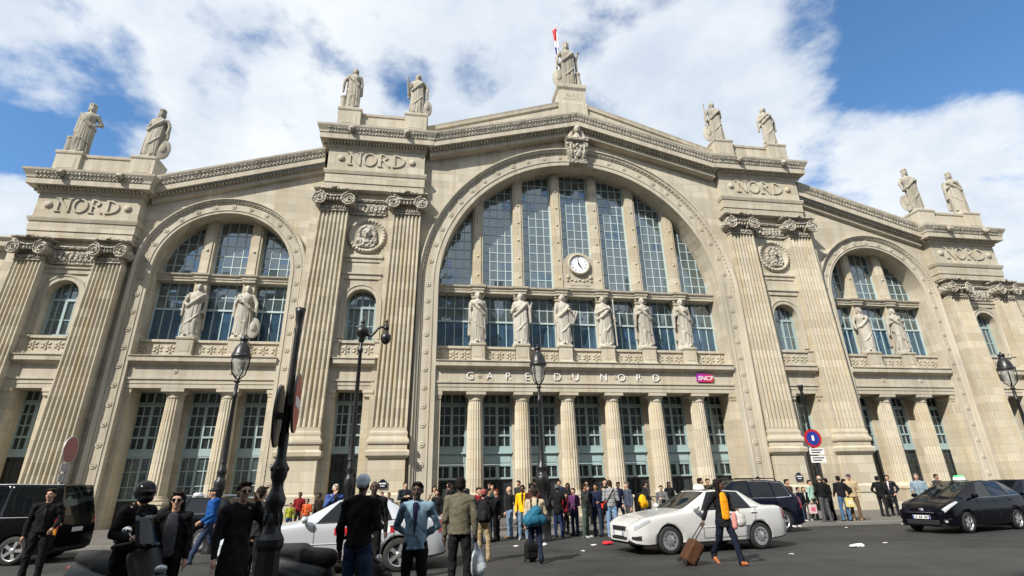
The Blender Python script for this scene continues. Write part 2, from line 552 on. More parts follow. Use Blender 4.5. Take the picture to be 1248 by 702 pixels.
def flute_section(x0, x1, yf, yb, n, depth=.075):
    w = x1-x0; f = w/(n+(n+1)*.42); g = f*.42
    pts = [(x0,yb),(x0,yf)]; x = x0
    for i in range(n):
        x += g; pts.append((x,yf))
        for k in range(1,6):
            t = k/6; pts.append((x+f*t, yf+depth*1.5*(f/.16)*math.sin(PI*t)**.6))
        x += f; pts.append((x,yf))
    pts += [(x1,yf),(x1,yb)]
    return pts
def pilaster(s, xl0, xr0, z0, xl1, xr1, z1, yf, yb, base, nfl=7, capscale=1.0):
    P = MB()
    A = flute_section(xl0, xr0, yf, yb, nfl); B = flute_section(xl1, xr1, yf, yb, nfl)
    n = len(A); vs = []
    for (x,y) in A: vs.append((s*x,y,z0))
    for k in (.33,.66,1):
        for (x,y),(X,Y) in zip(A,B): vs.append((s*(x+(X-x)*k),y+(Y-y)*k,z0+(z1-z0)*k))
    fs = []
    for k in range(3):
        for i in range(n-1):
            fs.append((k*n+i,k*n+i+1,(k+1)*n+i+1,(k+1)*n+i))
    P.add(vs, fs)
    root = part(P, 'pilaster', M['stone_pier'])
    c = link('capital', CAPITAL, None, root)
    c.location = (s*(xl1+xr1)/2, yf, z1+.68*capscale); c.scale = (capscale*(xr1-xl1)/1.66,1,capscale)
    Q = MB()
    a, b_ = min(s*xl0,s*xr0), max(s*xl0,s*xr0)
    if base == 'tall':
        Q.wrap([(.06,0),(.06,1.02),(.11,1.06),(.11,1.40),(.07,1.45),(.02,1.5),(.0,3.16),(.10,3.2),(.18,3.3),(.20,3.5),(.17,3.56),(.06,3.6),(.06,3.88),(.13,3.9),(.15,4.0),(.13,4.12),(.07,4.16),(.04,4.28),(.06,4.4),(.05,4.5),(0,4.53),(.0,4.72),(-.05,4.73)], a, b_, yf, yb)
    else:
        Q.wrap([(.10,0),(.10,1.0),(.13,1.04),(.13,1.36),(.06,1.45),(.03,1.6),(0,1.62)], a, b_, yf, yb)
    part(Q, 'pilaster_base', M['stone_pier'], root)
    return root

# ---- lettering cut as raised strokes
def nord(s, xc, z, h, y, parent):
    sp = h*.97
    def place(mb, name, x):
        o = part(mb, name, M['stone'], parent); o.location = (x,y,z)
    w = h*.15; d = -.07
    def bar(mb, x0,z0,x1,z1,t,e=d):
        dx,dz = x1-x0,z1-z0; L = math.hypot(dx,dz); nx,nz = -dz/L*t/2, dx/L*t/2
        mb.prism([(x0-nx,z0-nz),(x1-nx,z1-nz),(x1+nx,z1+nz),(x0+nx,z0+nz)], e, .02)
    def serif(mb,x,zz,l=.2): bar(mb,x-h*l,zz,x+h*l,zz,h*.07,d-.004)
    def ring(mb, cx, cz, rx, rz, t, a0, a1, n=24):
        for i in range(n):
            a = a0+(a1-a0)*i/n; b = a0+(a1-a0)*(i+1)/n
            f = lambda q,k: (cx+(rx-k*t)*math.cos(q), cz+(rz-k*t*.6)*math.sin(q))
            mb.prism([f(a,0),f(b,0),f(b,1),f(a,1)], d, .02)
    N = MB(); bar(N,-.33*h,0,-.33*h,h,w*.6); bar(N,.33*h,0,.33*h,h,w*.6,d-.002); bar(N,-.36*h,h*.98,.33*h,.03*h,w,d+.003)
    serif(N,-.36*h,h*.97,.17); serif(N,-.33*h,.03*h,.16); serif(N,.33*h,h*.97,.16)
    O = MB(); ring(O,0,h/2,.47*h,.52*h,w,0,2*PI,28)
    r = MB(); bar(r,-.28*h,0,-.28*h,h,w); ring(r,-.24*h,.74*h,.46*h,.27*h,w*.9,-PI/2,PI/2,14); bar(r,-.05*h,.5*h,.36*h,.02*h,w*.95,d+.003)
    bar(r,-.28*h,.97*h,-.1*h,.97*h,h*.07,d-.004); bar(r,-.28*h,.5*h,-.1*h,.5*h,h*.07,d-.005); serif(r,-.28*h,.03*h,.15)
    D = MB(); bar(D,-.3*h,0,-.3*h,h,w); ring(D,-.24*h,.5*h,.66*h,.5*h,w*1.05,-PI/2,PI/2,18)
    bar(D,-.4*h,.97*h,-.18*h,.97*h,h*.07,d-.004); bar(D,-.4*h,.03*h,-.18*h,.03*h,h*.07,d-.005)
    for mb,nm,k in ((N,'letter_n',-1.5),(O,'letter_o',-.5),(r,'letter_r',.5),(D,'letter_d',1.5)):
        place(mb, nm, xc+k*sp)

def petals(mb, x, y, z, r):
    for i in range(6):
        a = PI/6+i*PI/3
        mb.ball((x+.58*r*math.cos(a), y, z+.58*r*math.sin(a)), (r*.40,.05,r*.20), 8, 5, Matrix.Rotation(-a,3,'Y'))
    mb.ball((x,y,z), (r*.2,.06,r*.2), 8, 5)
def balustrade(x0, x1, z0, z1, y, n):
    b = MB()
    b.box(x0,x1,y+.06,y+.26,z0,z1)
    b.box(x0,x1,y-.03,y+.29,z1-.12,z1+.02); b.box(x0,x1,y,y+.27,z0-.01,z0+.10)
    st = (x1-x0)/n
    for i in range(n):
        petals(b, x0+st*(i+.5), y+.05, (z0+z1)/2-.01, min(st*.46,.31))
    return part(b, 'balustrade', M['stone_trim'])
def pedestal(x, z0, z1, y0, y1, hw, mat='stone_trim'):
    b = MB(); h = z1-z0
    b.wrap([(.05,z0),(.05,z0+.10*h),(0,z0+.15*h),(0,z1-.16*h),(.05,z1-.11*h),(.07,z1-.04*h),(.03,z1)], x-hw, x+hw, y0, y1)
    b.box(x-hw*.66,x+hw*.66,y0-.015,y0+.02,z0+.28*h,z1-.3*h)
    return part(b, 'pedestal', M[mat])

def entab_prof(y, dz=0):
    return [(y,6.77),(y,7.0),(y-.03,7.0),(y-.03,7.2),(y-.09,7.22),(y-.09,7.31),(y,7.31),(y,7.99),(y-.08,8.03),(y-.25,8.13),(y-.32,8.15),(y-.32,8.38),(y-.38,8.42),(y-.38,8.46),(y+.3,8.5),(y+2.0,8.5),(y+2.0,6.77)]

# ================= roof and body behind
for s in (-1,1):
    b = MB(); b.box(min(s*46,s*20),max(s*46,s*20),3.2,38,0,13.9); part(b, 'rear_block', M['stone'])
b = MB()
b.prism([(-30,13.95),(-25.5,16.9),(-10.5,21.0),(0,24.6),(10.5,21.0),(25.5,16.9),(30,13.95)], 2.75, 60)
part(b, 'roof', M['zinc'])

# ================= central bay
XC, RC, ZC = 0.0, 9.06, 13.1
rake_c = lambda x: 25.8-.268*abs(x)
b = MB(); arch_wall(b, 0, RC, ZC, -10.6, 10.6, 0, lambda x: rake_c(x)-.5, .5, 2.05, 64)
part(b, 'wall', M['stone'])
b = MB()
archivolt(b, 0, ZC, 0, [(9.06,.498),(9.06,.44),(9.32,.44),(9.34,.40),(9.40,.40),(9.42,.44),(9.92,.44),(9.94,.38),(9.98,.36),(10.0,.42),(10.04,.30),(10.16,.26),(10.20,.18),(10.28,.18),(10.3,.5)], 72)
for i in range(1, 112):                                  # small leaf cutting along the inner bead
    t = PI*i/112
    if abs(t-PI/2) < .06: continue
    b.ball((-10.0*math.cos(t),.36,ZC+10.0*math.sin(t)), (.05,.05,.05), 5, 4)
for k in range(1, 13):
    t = (k+1.01)*.118-.118
    for s in (-1,1): rosette(b, s*9.67*math.sin(t), .44, ZC+9.67*math.cos(t))
for s in (-1,1):
    for k in range(12): rosette(b, s*9.67, .44, ZC-.05-1.02*k)
part(b, 'archivolt', M['stone_trim'])
# keystone with a head above it
b = MB()
b.prism([(-.52,22.1),(.52,22.1),(.78,23.7),(-.78,23.7)], -.1, .6)
b.wrap([(0,23.7),(.06,23.75),(.1,23.9),(.04,23.98),(0,24.0)], -.72,.72,-.25,.6)
b.box(-.6,.6,-.16,.3,22.0,22.14)
for s in (-1,1):
    b.lathe([(.2,-.2),(.22,.1)], (s*.55,0,23.5), 12, 'Y'); b.lathe([(.14,-.18),(.15,.1)], (s*.42,0,22.2), 12, 'Y')
    b.tube([(s*.5,-.14,23.4),(s*.45,-.16,22.9),(s*.38,-.14,22.3)], .08, 6)
    b.ball((s*.25,-.12,23.3), (.12,.08,.2), 8, 6); b.ball((s*.15,-.14,22.85), (.12,.09,.16), 8, 6)
b.ball((0,-.16,22.6), (.2,.1,.2), 8, 6); b.ball((0,-.14,23.45), (.12,.1,.12), 8, 6)
key = part(b, 'keystone', M['stone_carved'])
b = MB()
b.ball((0,-.28,24.62), (.24,.26,.34)); b.ball((0,-.12,24.75), (.36,.28,.3)); b.cap((0,-.2,24.3),(0,-.1,24.0),.16,.3)
b.cap((-.3,-.1,24.6),(-.48,-.05,24.0),.14,.22); b.cap((.3,-.1,24.6),(.48,-.05,24.0),.14,.22); b.cap((-.5,0,24.05),(.5,0,24.05),.2,.2)
b.ball((0,-.53,24.6),(.05,.07,.09)); b.ball((0,-.46,24.42),(.1,.06,.06))
link('keystone_head', skin(b, .035, 2), M['stone_trim'], key)

# great window: seven lights above, seven below
mull = [s*x for x in (1.33,3.97,6.62) for s in (-1,1)]; mull.sort()
edges = [-9.06]+[v for m in mull for v in (m-.31,m+.31)]+[9.06]
for m in mull:
    b = MB(); zt = ZC+math.sqrt(9.3**2-m*m)
    b.box(m-.32,m+.32,1.5,2.2,13.35,zt); b.box(m-.2,m+.2,1.44,1.5,13.4,zt-.1)
    for k in range(8):
        z = 14.2+k*1.28
        if z < zt-.4: b.lathe([(.09,0),(.07,-.04),(.01,-.06)], (m,1.44,z), 6, 'Y')
    part(b, 'mullion', M['stone_pier'])
    b = MB(); b.box(m-.33,m+.33,1.5,2.2,8.6,13.0)
    b.wrap([(0,12.6),(.05,12.65),(.05,12.78),(.1,12.82),(.1,12.93)], m-.33,m+.33,1.5,2.1)
    part(b, 'mullion', M['stone_pier'])
for i in range(7):
    a, c = edges[2*i], edges[2*i+1]
    rows = [13.45+.64*k+(.0 if i%2 else .1) for k in range(1, 14)]
    window('window', a, c, 13.42, 13.5, 1.98, 4, rows, .05, .1, 'bar', arc=(0,9.06,ZC))
    window('window', a, c, 11.25, 12.97, 1.98, 4, [12.1], .05, .055, 'bar')
    window('window', a, c, 9.45, 11.25, 1.97, 4, [], .05, .055, 'bar', 'glass_blue')
b = MB()
b.run([(1.35,12.95),(1.35,13.1),(1.31,13.12),(1.31,13.24),(1.22,13.3),(1.2,13.4),(1.4,13.45),(2.1,13.45),(2.1,12.95)], [(-9.05,0),(9.05,0)])
for m in mull:
    b.wrap([(0,12.94),(0,13.1),(.05,13.12),(.05,13.24),(.13,13.3),(.15,13.42),(.0,13.47)], m-.36,m+.36,1.22,2.0)
part(b, 'transom', M['stone_trim'])

# clock between the two middle mullions
b = MB()
b.box(-1.02,1.02,1.52,2.1,13.47,15.1); b.prism([(-1.02,15.1),(1.02,15.1)]+[(1.02*math.cos(t),15.2+.92*math.sin(t)) for t in [PI*i/24 for i in range(25)]], 1.523, 2.1)
b.wrap([(0,13.5),(.04,13.55),(.04,13.66),(0,13.7)], -.9,.9,1.46,2.0); b.box(-.62,.62,1.45,1.55,13.74,13.86)
for i in range(7): b.ball(((i-3)*.26,1.5,14.08+(i%2)*.06), (.1,.06,.07), 6, 5)
for s in (-1,1): b.ball((s*.75,1.5,14.35), (.14,.07,.16), 8, 5)
clk = part(b, 'clock', M['stone_trim'])
b = MB(); b.lathe([(.60,1.36),(.63,1.30),(.70,1.30),(.74,1.36),(.76,1.53)], (0,0,15.2), 36, 'Y', cap=False)
part(b, 'clock_rim', M['stone_trim'], clk)
b = MB(); b.lathe([(.61,1.53),(.61,1.38),(.001,1.379)], (0,0,15.2), 36, 'Y', smooth=False)
part(b, 'clock_face', plain('clock_enamel', (.78,.80,.82), .3), clk)
for i, num in enumerate(('XII','I','II','III','IIII','V','VI','VII','VIII','IX','X','XI')):
    a = PI/2-i*PI/6
    o = text('numeral', num, .13, (.47*math.cos(a),1.375,15.2+.47*math.sin(a)), M['black'], clk, .004)
    o.rotation_euler = (PI/2, -(a-PI/2), 0)
    o.location = (.43*math.cos(a),1.375,15.2+.43*math.sin(a))
for nm, ang, L, w in (('minute_hand', 348, .5, .035), ('hour_hand', 149, .36, .05)):
    t = R(90-ang); b = MB(); n_ = (-math.sin(t)*w, math.cos(t)*w); d_ = (math.cos(t), math.sin(t))
    b.prism([(-d_[0]*.1-n_[0],15.2-d_[1]*.1-n_[1]),(-d_[0]*.1+n_[0],15.2-d_[1]*.1+n_[1]),(d_[0]*L+n_[0]*.4,15.2+d_[1]*L+n_[1]*.4),(d_[0]*L-n_[0]*.4,15.2+d_[1]*L-n_[1]*.4)], 1.355, 1.368)
    part(b, nm, M['black'], clk)

# gallery with its cornice, and the portico below
b = MB(); b.run([(y,z) for y,z in entab_prof(.62)], [(-9.055,0),(9.055,0)])
for x in (-6.75,-4.05,-1.35,1.35,4.05,6.75): rosette(b, x+.17, .62, 7.63, .13)
part(b, 'entablature', M['stone_trim'])
for ch, x in zip('GAREDUNORD', (-7.1,-5.97,-4.9,-3.8,-2.02,-.92,.78,1.88,2.96,4.04)):
    o = text('letter_'+ch.lower(), ch, .62, (x,.585,7.42), M['white'], None, .03, offset=-.008)
    o.parent = ST
for i, m in enumerate(mull): pedestal(m, 8.5, 9.62, .82, 1.9, .38)
ed = [-9.05]+[v for m in mull for v in (m-.42,m+.42)]+[9.05]
for i in range(7): balustrade(ed[2*i], ed[2*i+1], 8.5, 9.46, 1.1, 3)

def fluted(z0, z1, r0, r1, nf=20):
    vs = []; fs = []; K = 5; n = nf*K; lv = 7
    for k in range(lv):
        t = k/(lv-1); r = r0+(r1-r0)*(t**1.5)
        for i in range(n):
            a = 2*PI*i/n; ph = (i%K)/K
            q = 1-.085*math.sin(PI*ph)
            vs.append((r*q*math.cos(a), r*q*math.sin(a), z0+(z1-z0)*t))
    for k in range(lv-1):
        for i in range(n):
            j = (i+1)%n
            fs.append((k*n+i,k*n+j,(k+1)*n+j,(k+1)*n+i))
    return vs, fs
b = MB(); vs, fs = fluted(1.4,6.3,.49,.405); b.add(vs, fs); SHAFT = b.mesh('column'); SHAFT.materials.append(M['stone_pier'])
b = MB(); b.lathe([(.40,6.25),(.43,6.3),(.43,6.36),(.41,6.38),(.44,6.44),(.52,6.56),(.55,6.6)], (0,0,0), 28)
b.wrap([(0,6.59),(0,6.765)], -.56,.56,-.56,.56); COLCAP = b.mesh('column_capital'); COLCAP.materials.append(M['stone_trim'])
b = MB(); b.wrap([(.06,0),(.06,.2),(0,.26),(0,1.0),(.05,1.05),(.05,1.15),(0,1.17)], -.6,.6,-.6,.6)
b.lathe([(.58,1.16),(.61,1.2),(.61,1.27),(.56,1.3),(.53,1.34),(.54,1.4),(.49,1.43)], (0,0,0), 28); COLBASE = b.mesh('column_base'); COLBASE.materials.append(M['stone_pier'])
def column(x, y, dz=0):
    o = link('column', SHAFT, None, ST); o.location = (x,y,dz)
    link('column_capital', COLCAP, None, o); link('column_base', COLBASE, None, o)
for x in (-6.75,-4.05,-1.35,1.35,4.05,6.75): column(x, 1.2)

# door screens between the columns
def door_bay(x0, x1, y, kind):
    """kind 'open': open doorway under two rows of windows; 'shut': glazed to the ground"""
    w = x1-x0
    window('window', x0, x1, 6.22, 6.9, y, 4, [], .055, .08, 'teal', 'glass_door', vert={2:.11})
    window('window', x0, x1, 3.76, 6.2, y-.002, 4, [(4.47,.10),5.04,5.6], .058, .12, 'teal', 'glass_door', vert={2:.16})
    if kind == 'open':
        b = MB(); b.box(x0,x1,y-.12,y+.05,3.55,3.76); b.box(x0,x1,y-.06,y+.05,2.9,3.55); b.box(x0,x1,y-.2,y+.05,3.46,3.55); b.box(x0+.1,x1-.1,y-.085,y,2.98,3.4)
        part(b, 'door_panel', M['teal_pale'])
        window('window', x0, x1, 2.1, 2.88, y, 4, [], .06, .1, 'teal', 'glass_door', vert={2:.2})
        b = MB()
        for xx in (x0, (x0+x1)/2-.05, x1-.1): b.box(xx,xx+.1,y,y+.12,0,2.1)
        b.box(x0,x1,y,y+.12,1.98,2.098); b.box(x0,x1,y+.02,y+.1,0,.25)
        d = part(b, 'door', M['door_dark'])
        g = MB(); g.box(x0+.1,x1-.1,y+.05,y+.07,.25,1.98); part(g, 'pane', M['glass_door'], d)
    else:
        b = MB(); b.box(x0,x1,y-.10,y+.05,3.5,3.757); part(b, 'door_panel', M['teal'])
        window('window', x0, x1, 1.35, 3.5, y, 4, [(2.0,.05),2.75], .05, .09, 'door_dark' if kind == 'dark' else 'teal', 'glass_hall' if kind == 'shut' else 'glass_door', vert={2:.12})
        b = MB(); b.box(x0,x1,y-.04,y+.05,0,1.35); b.box(x0+.15,x0+w/2-.1,y-.07,y-.03,.2,1.2); b.box(x0+w/2+.1,x1-.15,y-.07,y-.03,.2,1.2)
        d = part(b, 'door', M['door_dark'])
bays = [-8.02,-5.4,-2.7,0,2.7,5.4,8.02]
for i, x in enumerate(bays): door_bay(x-.86, x+.86, 2.1, 'open')
for k in range(8):
    e = [-9.06]+[v for x in bays for v in (x-.865,x+.865)]+[9.06]
    b = MB(); b.box(e[2*k],e[2*k+1],1.95,2.5,0,6.9); part(b, 'door_pier', M['stone_pier'])
b = MB(); b.box(-9.05,9.05,.95,2.5,6.9,6.95); part(b, 'portico_ceiling', M['stone_trim'])
for s in (-1,1):                                          # half piers where the portico meets the arch
    b = MB(); b.box(min(s*8.72,s*9.07),max(s*8.72,s*9.07),.72,1.96,0,6.35)
    b.wrap([(0,6.3),(.04,6.36),(.04,6.42),(.1,6.56),(.1,6.76)], min(s*8.74,s*9.0),max(s*8.74,s*9.0),.72,1.9)
    part(b, 'portico_pier', M['stone_pier'])

# pediment over the central bay
def rake_cornice(line, yf):
    b = MB()
    # bed with dentils, corona, carved gutter
    b.run([(yf+.55,-1.45),(yf+.42,-1.40),(yf+.42,-1.12),(yf+.36,-1.10),(yf+.36,-.98),(yf+.02,-.95),(yf+.02,-.58),(yf-.03,-.56),(yf-.05,-.42),(yf-.2,-.12),(yf-.22,0),(yf+1.1,.1),(yf+1.1,-1.45)], line)
    d = b; g = b
    (xa,za),(xb,zb) = line[0], line[-1]
    for (xa,za),(xb,zb) in zip(line, line[1:]):
        n = int(abs(xb-xa)/.2)
        for i in range(n):
            t = (i+.5)/n; x = xa+(xb-xa)*t; z = za+(zb-za)*t
            d.box(x-.055,x+.055,yf+.2,yf+.37,z-1.12,z-.98)
            g.box(x-.06,x+.04,yf-.075,yf,z-.5,z-.4,1); g.box(x-.06,x+.03,yf-.165,yf-.05,z-.28,z-.19,1)
    part(b, 'raking_cornice', [M['stone_trim'],M['stone_carved']])
for s in (-1,1): rake_cornice([(s*9.9,rake_c(9.9)),(0,rake_c(0))], -.45)
for s in (-1,1):
    b = MB(); b.run([(.35,-2.2),(.35,-.34),(.25,-.3),(.22,-.12),(.18,0),(1.2,0),(1.2,-2.2)], [(s*10.2,24.2),(s*.9,27.28)])
    part(b, 'parapet', M['stone_trim'])
b = MB()
b.wrap([(.06,25.2),(.06,27.2),(0,27.28),(-.02,28.4),(.04,28.5),(.1,28.6),(.12,28.85),(0,28.98)], -.98,.98,.2,1.9)
b.box(-.7,.7,.19,.25,27.6,28.3)
cped = part(b, 'pedestal', M['stone_trim'])
text('letter_row', 'PARIS', .38, (0,.185,27.8), M['stone_trim'], cped, .012)

# ================= inner and outer piers, side bays, wings
rake_s = lambda x: 19.2+.292*(25.4-abs(x))
def pier_top(s, x0, x1, yf, z, big):
    """entablature block with frieze, cornice and attic; z = underside of the architrave"""
    xa, xb = min(s*x0,s*x1), max(s*x0,s*x1)
    k = 1.0 if big else .93
    L = [(0,0),(0,.42),(.05,.42),(.05,1.0),(.10,1.03),(.16,1.22),(.16,1.30),(0,1.31),(0,2.92),(.07,2.95),(.10,3.08)]
    b = MB(); b.wrap([(d,z+h*k) for d,h in L], xa, xb, yf, 3.0)
    fz = part(b, 'entablature', M['stone'])
    C = [(.10,3.08),(.14,3.12),(.14,3.26),(.52,3.29),(.52,3.66),(.56,3.68),(.58,3.82),(.74,4.12),(.76,4.24),(.3,4.33),(-.2,4.35)]
    b = MB(); b.wrap([(d,z+h*k) for d,h in C], xa, xb, yf, 3.0)
    d = b; g = b; n = int((xb-xa)/.19)
    for i in range(n+1):
        x = xa+(xb-xa)*i/n
        d.box(x-.05,x+.05,yf-.34,yf-.12,z+3.13*k,z+3.265*k)
        g.box(x-.06,x+.035,yf-.60,yf-.5,z+3.72*k,z+3.82*k,1); g.box(x-.06,x+.03,yf-.695,yf-.5,z+3.93*k,z+4.03*k,1)
    for sd, xe in ((-1,xa),(1,xb)):
        for i in range(8):
            y = yf+.05+i*.26
            d.box(min(xe+sd*.12,xe+sd*.40),max(xe+sd*.12,xe+sd*.40),y,y+.13,z+3.12*k,z+3.27*k)
            g.box(min(xe+sd*.5,xe+sd*.7),max(xe+sd*.5,xe+sd*.7),y,y+.15,z+3.74*k,z+3.88*k,1)
    cn = part(b, 'cornice', [M['stone_trim'],M['stone_carved']])
    for t in (.23,.80):
        h = MB(); x = xa+(xb-xa)*t
        h.ball((x,yf-.74,z+3.92*k),(.2,.16,.24)); h.ball((x,yf-.9,z+3.84*k),(.1,.12,.1)); h.ball((x-.12,yf-.72,z+4.1*k),.08); h.ball((x+.12,yf-.72,z+4.1*k),.08)
        part(h, 'lion_head', M['stone_carved'], cn)
    # attic wall between two statue pedestals
    zt = z+4.3*k
    b = MB(); b.wrap([(0,zt-.1),(0,zt+1.18),(.06,zt+1.24),(.08,zt+1.4),(0,zt+1.46)], xa+.3, xb-.3, yf+.05, yf+1.6)
    part(b, 'parapet', M['stone_trim'])
    nord(s, (xa+xb)/2, z+1.72*k, .92*k*(1.0 if big else 1.0), yf-.005, fz)
    for sd in (-1,1):
        r_ = MB(); r_.ball(((xa+xb)/2+sd*2.18*k,yf-.02,z+2.16*k),(.22,.12,.22),10,7); part(r_, 'boss', M['stone_trim'], fz)
    return zt

def pier_panel(s, x0, x1, y, xw, rw, zw, zsill, ztop, dx0, dx1, medal):
    """wall between two pilasters, with door, balcony and arched window"""
    xa, xb = min(s*x0,s*x1), max(s*x0,s*x1)
    b = MB(); arch_wall(b, s*xw, rw, zw, xa, xb, 8.5, lambda x: ztop, y, y+.6, 20)
    part(b, 'wall', M['stone'])
    b = MB(); archivolt(b, s*xw, zw, 9.6, [(rw,y-.001),(rw,y-.06),(rw+.2,y-.06),(rw+.22,y-.1),(rw+.3,y-.1),(rw+.31,y)], 20)
    part(b, 'archivolt', M['stone_trim'])
    window('window', s*xw-rw, s*xw+rw, 9.55, zw+.1, y+.55, 4, [(11.62,.14),10.5], .05, .14, 'teal', arc=(s*xw,rw,zw), vert={2:.13})
    b = MB(); b.run([(yy+y-.62,z) for yy,z in entab_prof(.62+.0)], [(xa,0),(xb,0)]); part(b, 'entablature', M['stone_trim'])
    balustrade(s*xw-rw-.1, s*xw+rw+.1, 8.5, 9.46, y-.1, 3)
    for e in (-1,1): pedestal(s*xw+e*(rw+.3), 8.5, 9.5, y-.12, y+.3, .18)
    # mouldings over the window
    b = MB(); b.run([(y+.0,0),(y-.08,.02),(y-.08,.25),(y-.16,.3),(y-.16,.38),(y,.42)], [(xa,13.2),(xb,13.2)] if medal else [(xa,12.95),(xb,12.95)]); part(b, 'moulding', M['stone_trim'])
    if medal:
        b = MB(); b.run([(y+.0,0),(y-.06,.02),(y-.06,.2),(y-.14,.26),(y-.14,.4),(y,.5)], [(xa,14.3),(xb,14.3)]); part(b, 'moulding', M['stone_trim'])
        b = MB(); b.lathe([(1.14,y),(1.14,y-.12),(1.02,y-.18),(.90,y-.12),(.86,y-.05),(.001,y-.04)], (s*xw,0,16.03), 32, 'Y')
        for i in range(30):
            a = 2*PI*i/30; b.ball((s*xw+1.02*math.cos(a),y-.16,16.03+1.02*math.sin(a)),(.085,.06,.085),6,4)
        md = part(b, 'medallion', M['stone_trim'])
        h = MB(); X = s*xw; Z = 16.03; Y = y-.08
        h.ball((X,Y-.05,Z+.05),(.30,.26,.40)); h.ball((X,Y-.02,Z-.38),(.28,.2,.3)); h.ball((X,Y-.3,Z+.02),(.07,.1,.14))
        for i in range(13):
            a = PI*.0+PI*i/12; h.ball((X+.42*math.cos(a),Y,Z+.22+.36*math.sin(a)),(.15,.15,.17),8,6)
        for i in range(7):
            a = PI+PI*i/6; h.ball((X+.32*math.cos(a),Y-.05,Z-.3+.38*math.sin(a)),(.12,.12,.16),8,6)
        for e in (-1,1): h.ball((X+e*.13,Y-.27,Z+.17),(.09,.06,.04)); h.cap((X+e*.45,Y,Z+.2),(X+e*.5,Y,Z-.45),.13,.16)
        h.cap((X-.4,Y,Z-.7),(X+.4,Y,Z-.7),.14,.14)
        link('medallion_head', skin(h,.03,1), M['stone_carved'], md)
    # carved band level with the capitals
    zb = 17.42 if medal else 13.5
    b = MB(); b.box(xa,xb,y-.12,y+.1,zb,zb+.82); b.run([(y,0),(y-.2,.02),(y-.26,.12),(y-.2,.2),(y,.22)], [(xa,zb+.84),(xb,zb+.84)])
    nn = 9
    for i in range(nn):
        x = xa+(xb-xa)*(i+.5)/nn
        b.ball((x,y-.13,zb+.4),(.11,.07,.28),8,6); b.ball((x+.12,y-.12,zb+.62),(.06,.06,.08),6,5); b.ball((x+.12,y-.12,zb+.2),(.06,.06,.08),6,5)
    part(b, 'carved_band', M['stone_carved'])
    # doorway
    for a_, c_ in ((x0,dx0),(dx1,x1)):
        b = MB(); b.box(min(s*a_,s*c_),max(s*a_,s*c_),y+.05,y+1.3,0,6.9)
        b.wrap([(0,6.34),(.04,6.4),(.04,6.5),(.09,6.6),(.09,6.762)], min(s*a_,s*c_)+.05,max(s*a_,s*c_)-.05,y-.02,y+1.2); part(b, 'door_pier', M['stone_pier'])
    door_bay(min(s*dx0,s*dx1), max(s*dx0,s*dx1), y+1.05, 'dark')

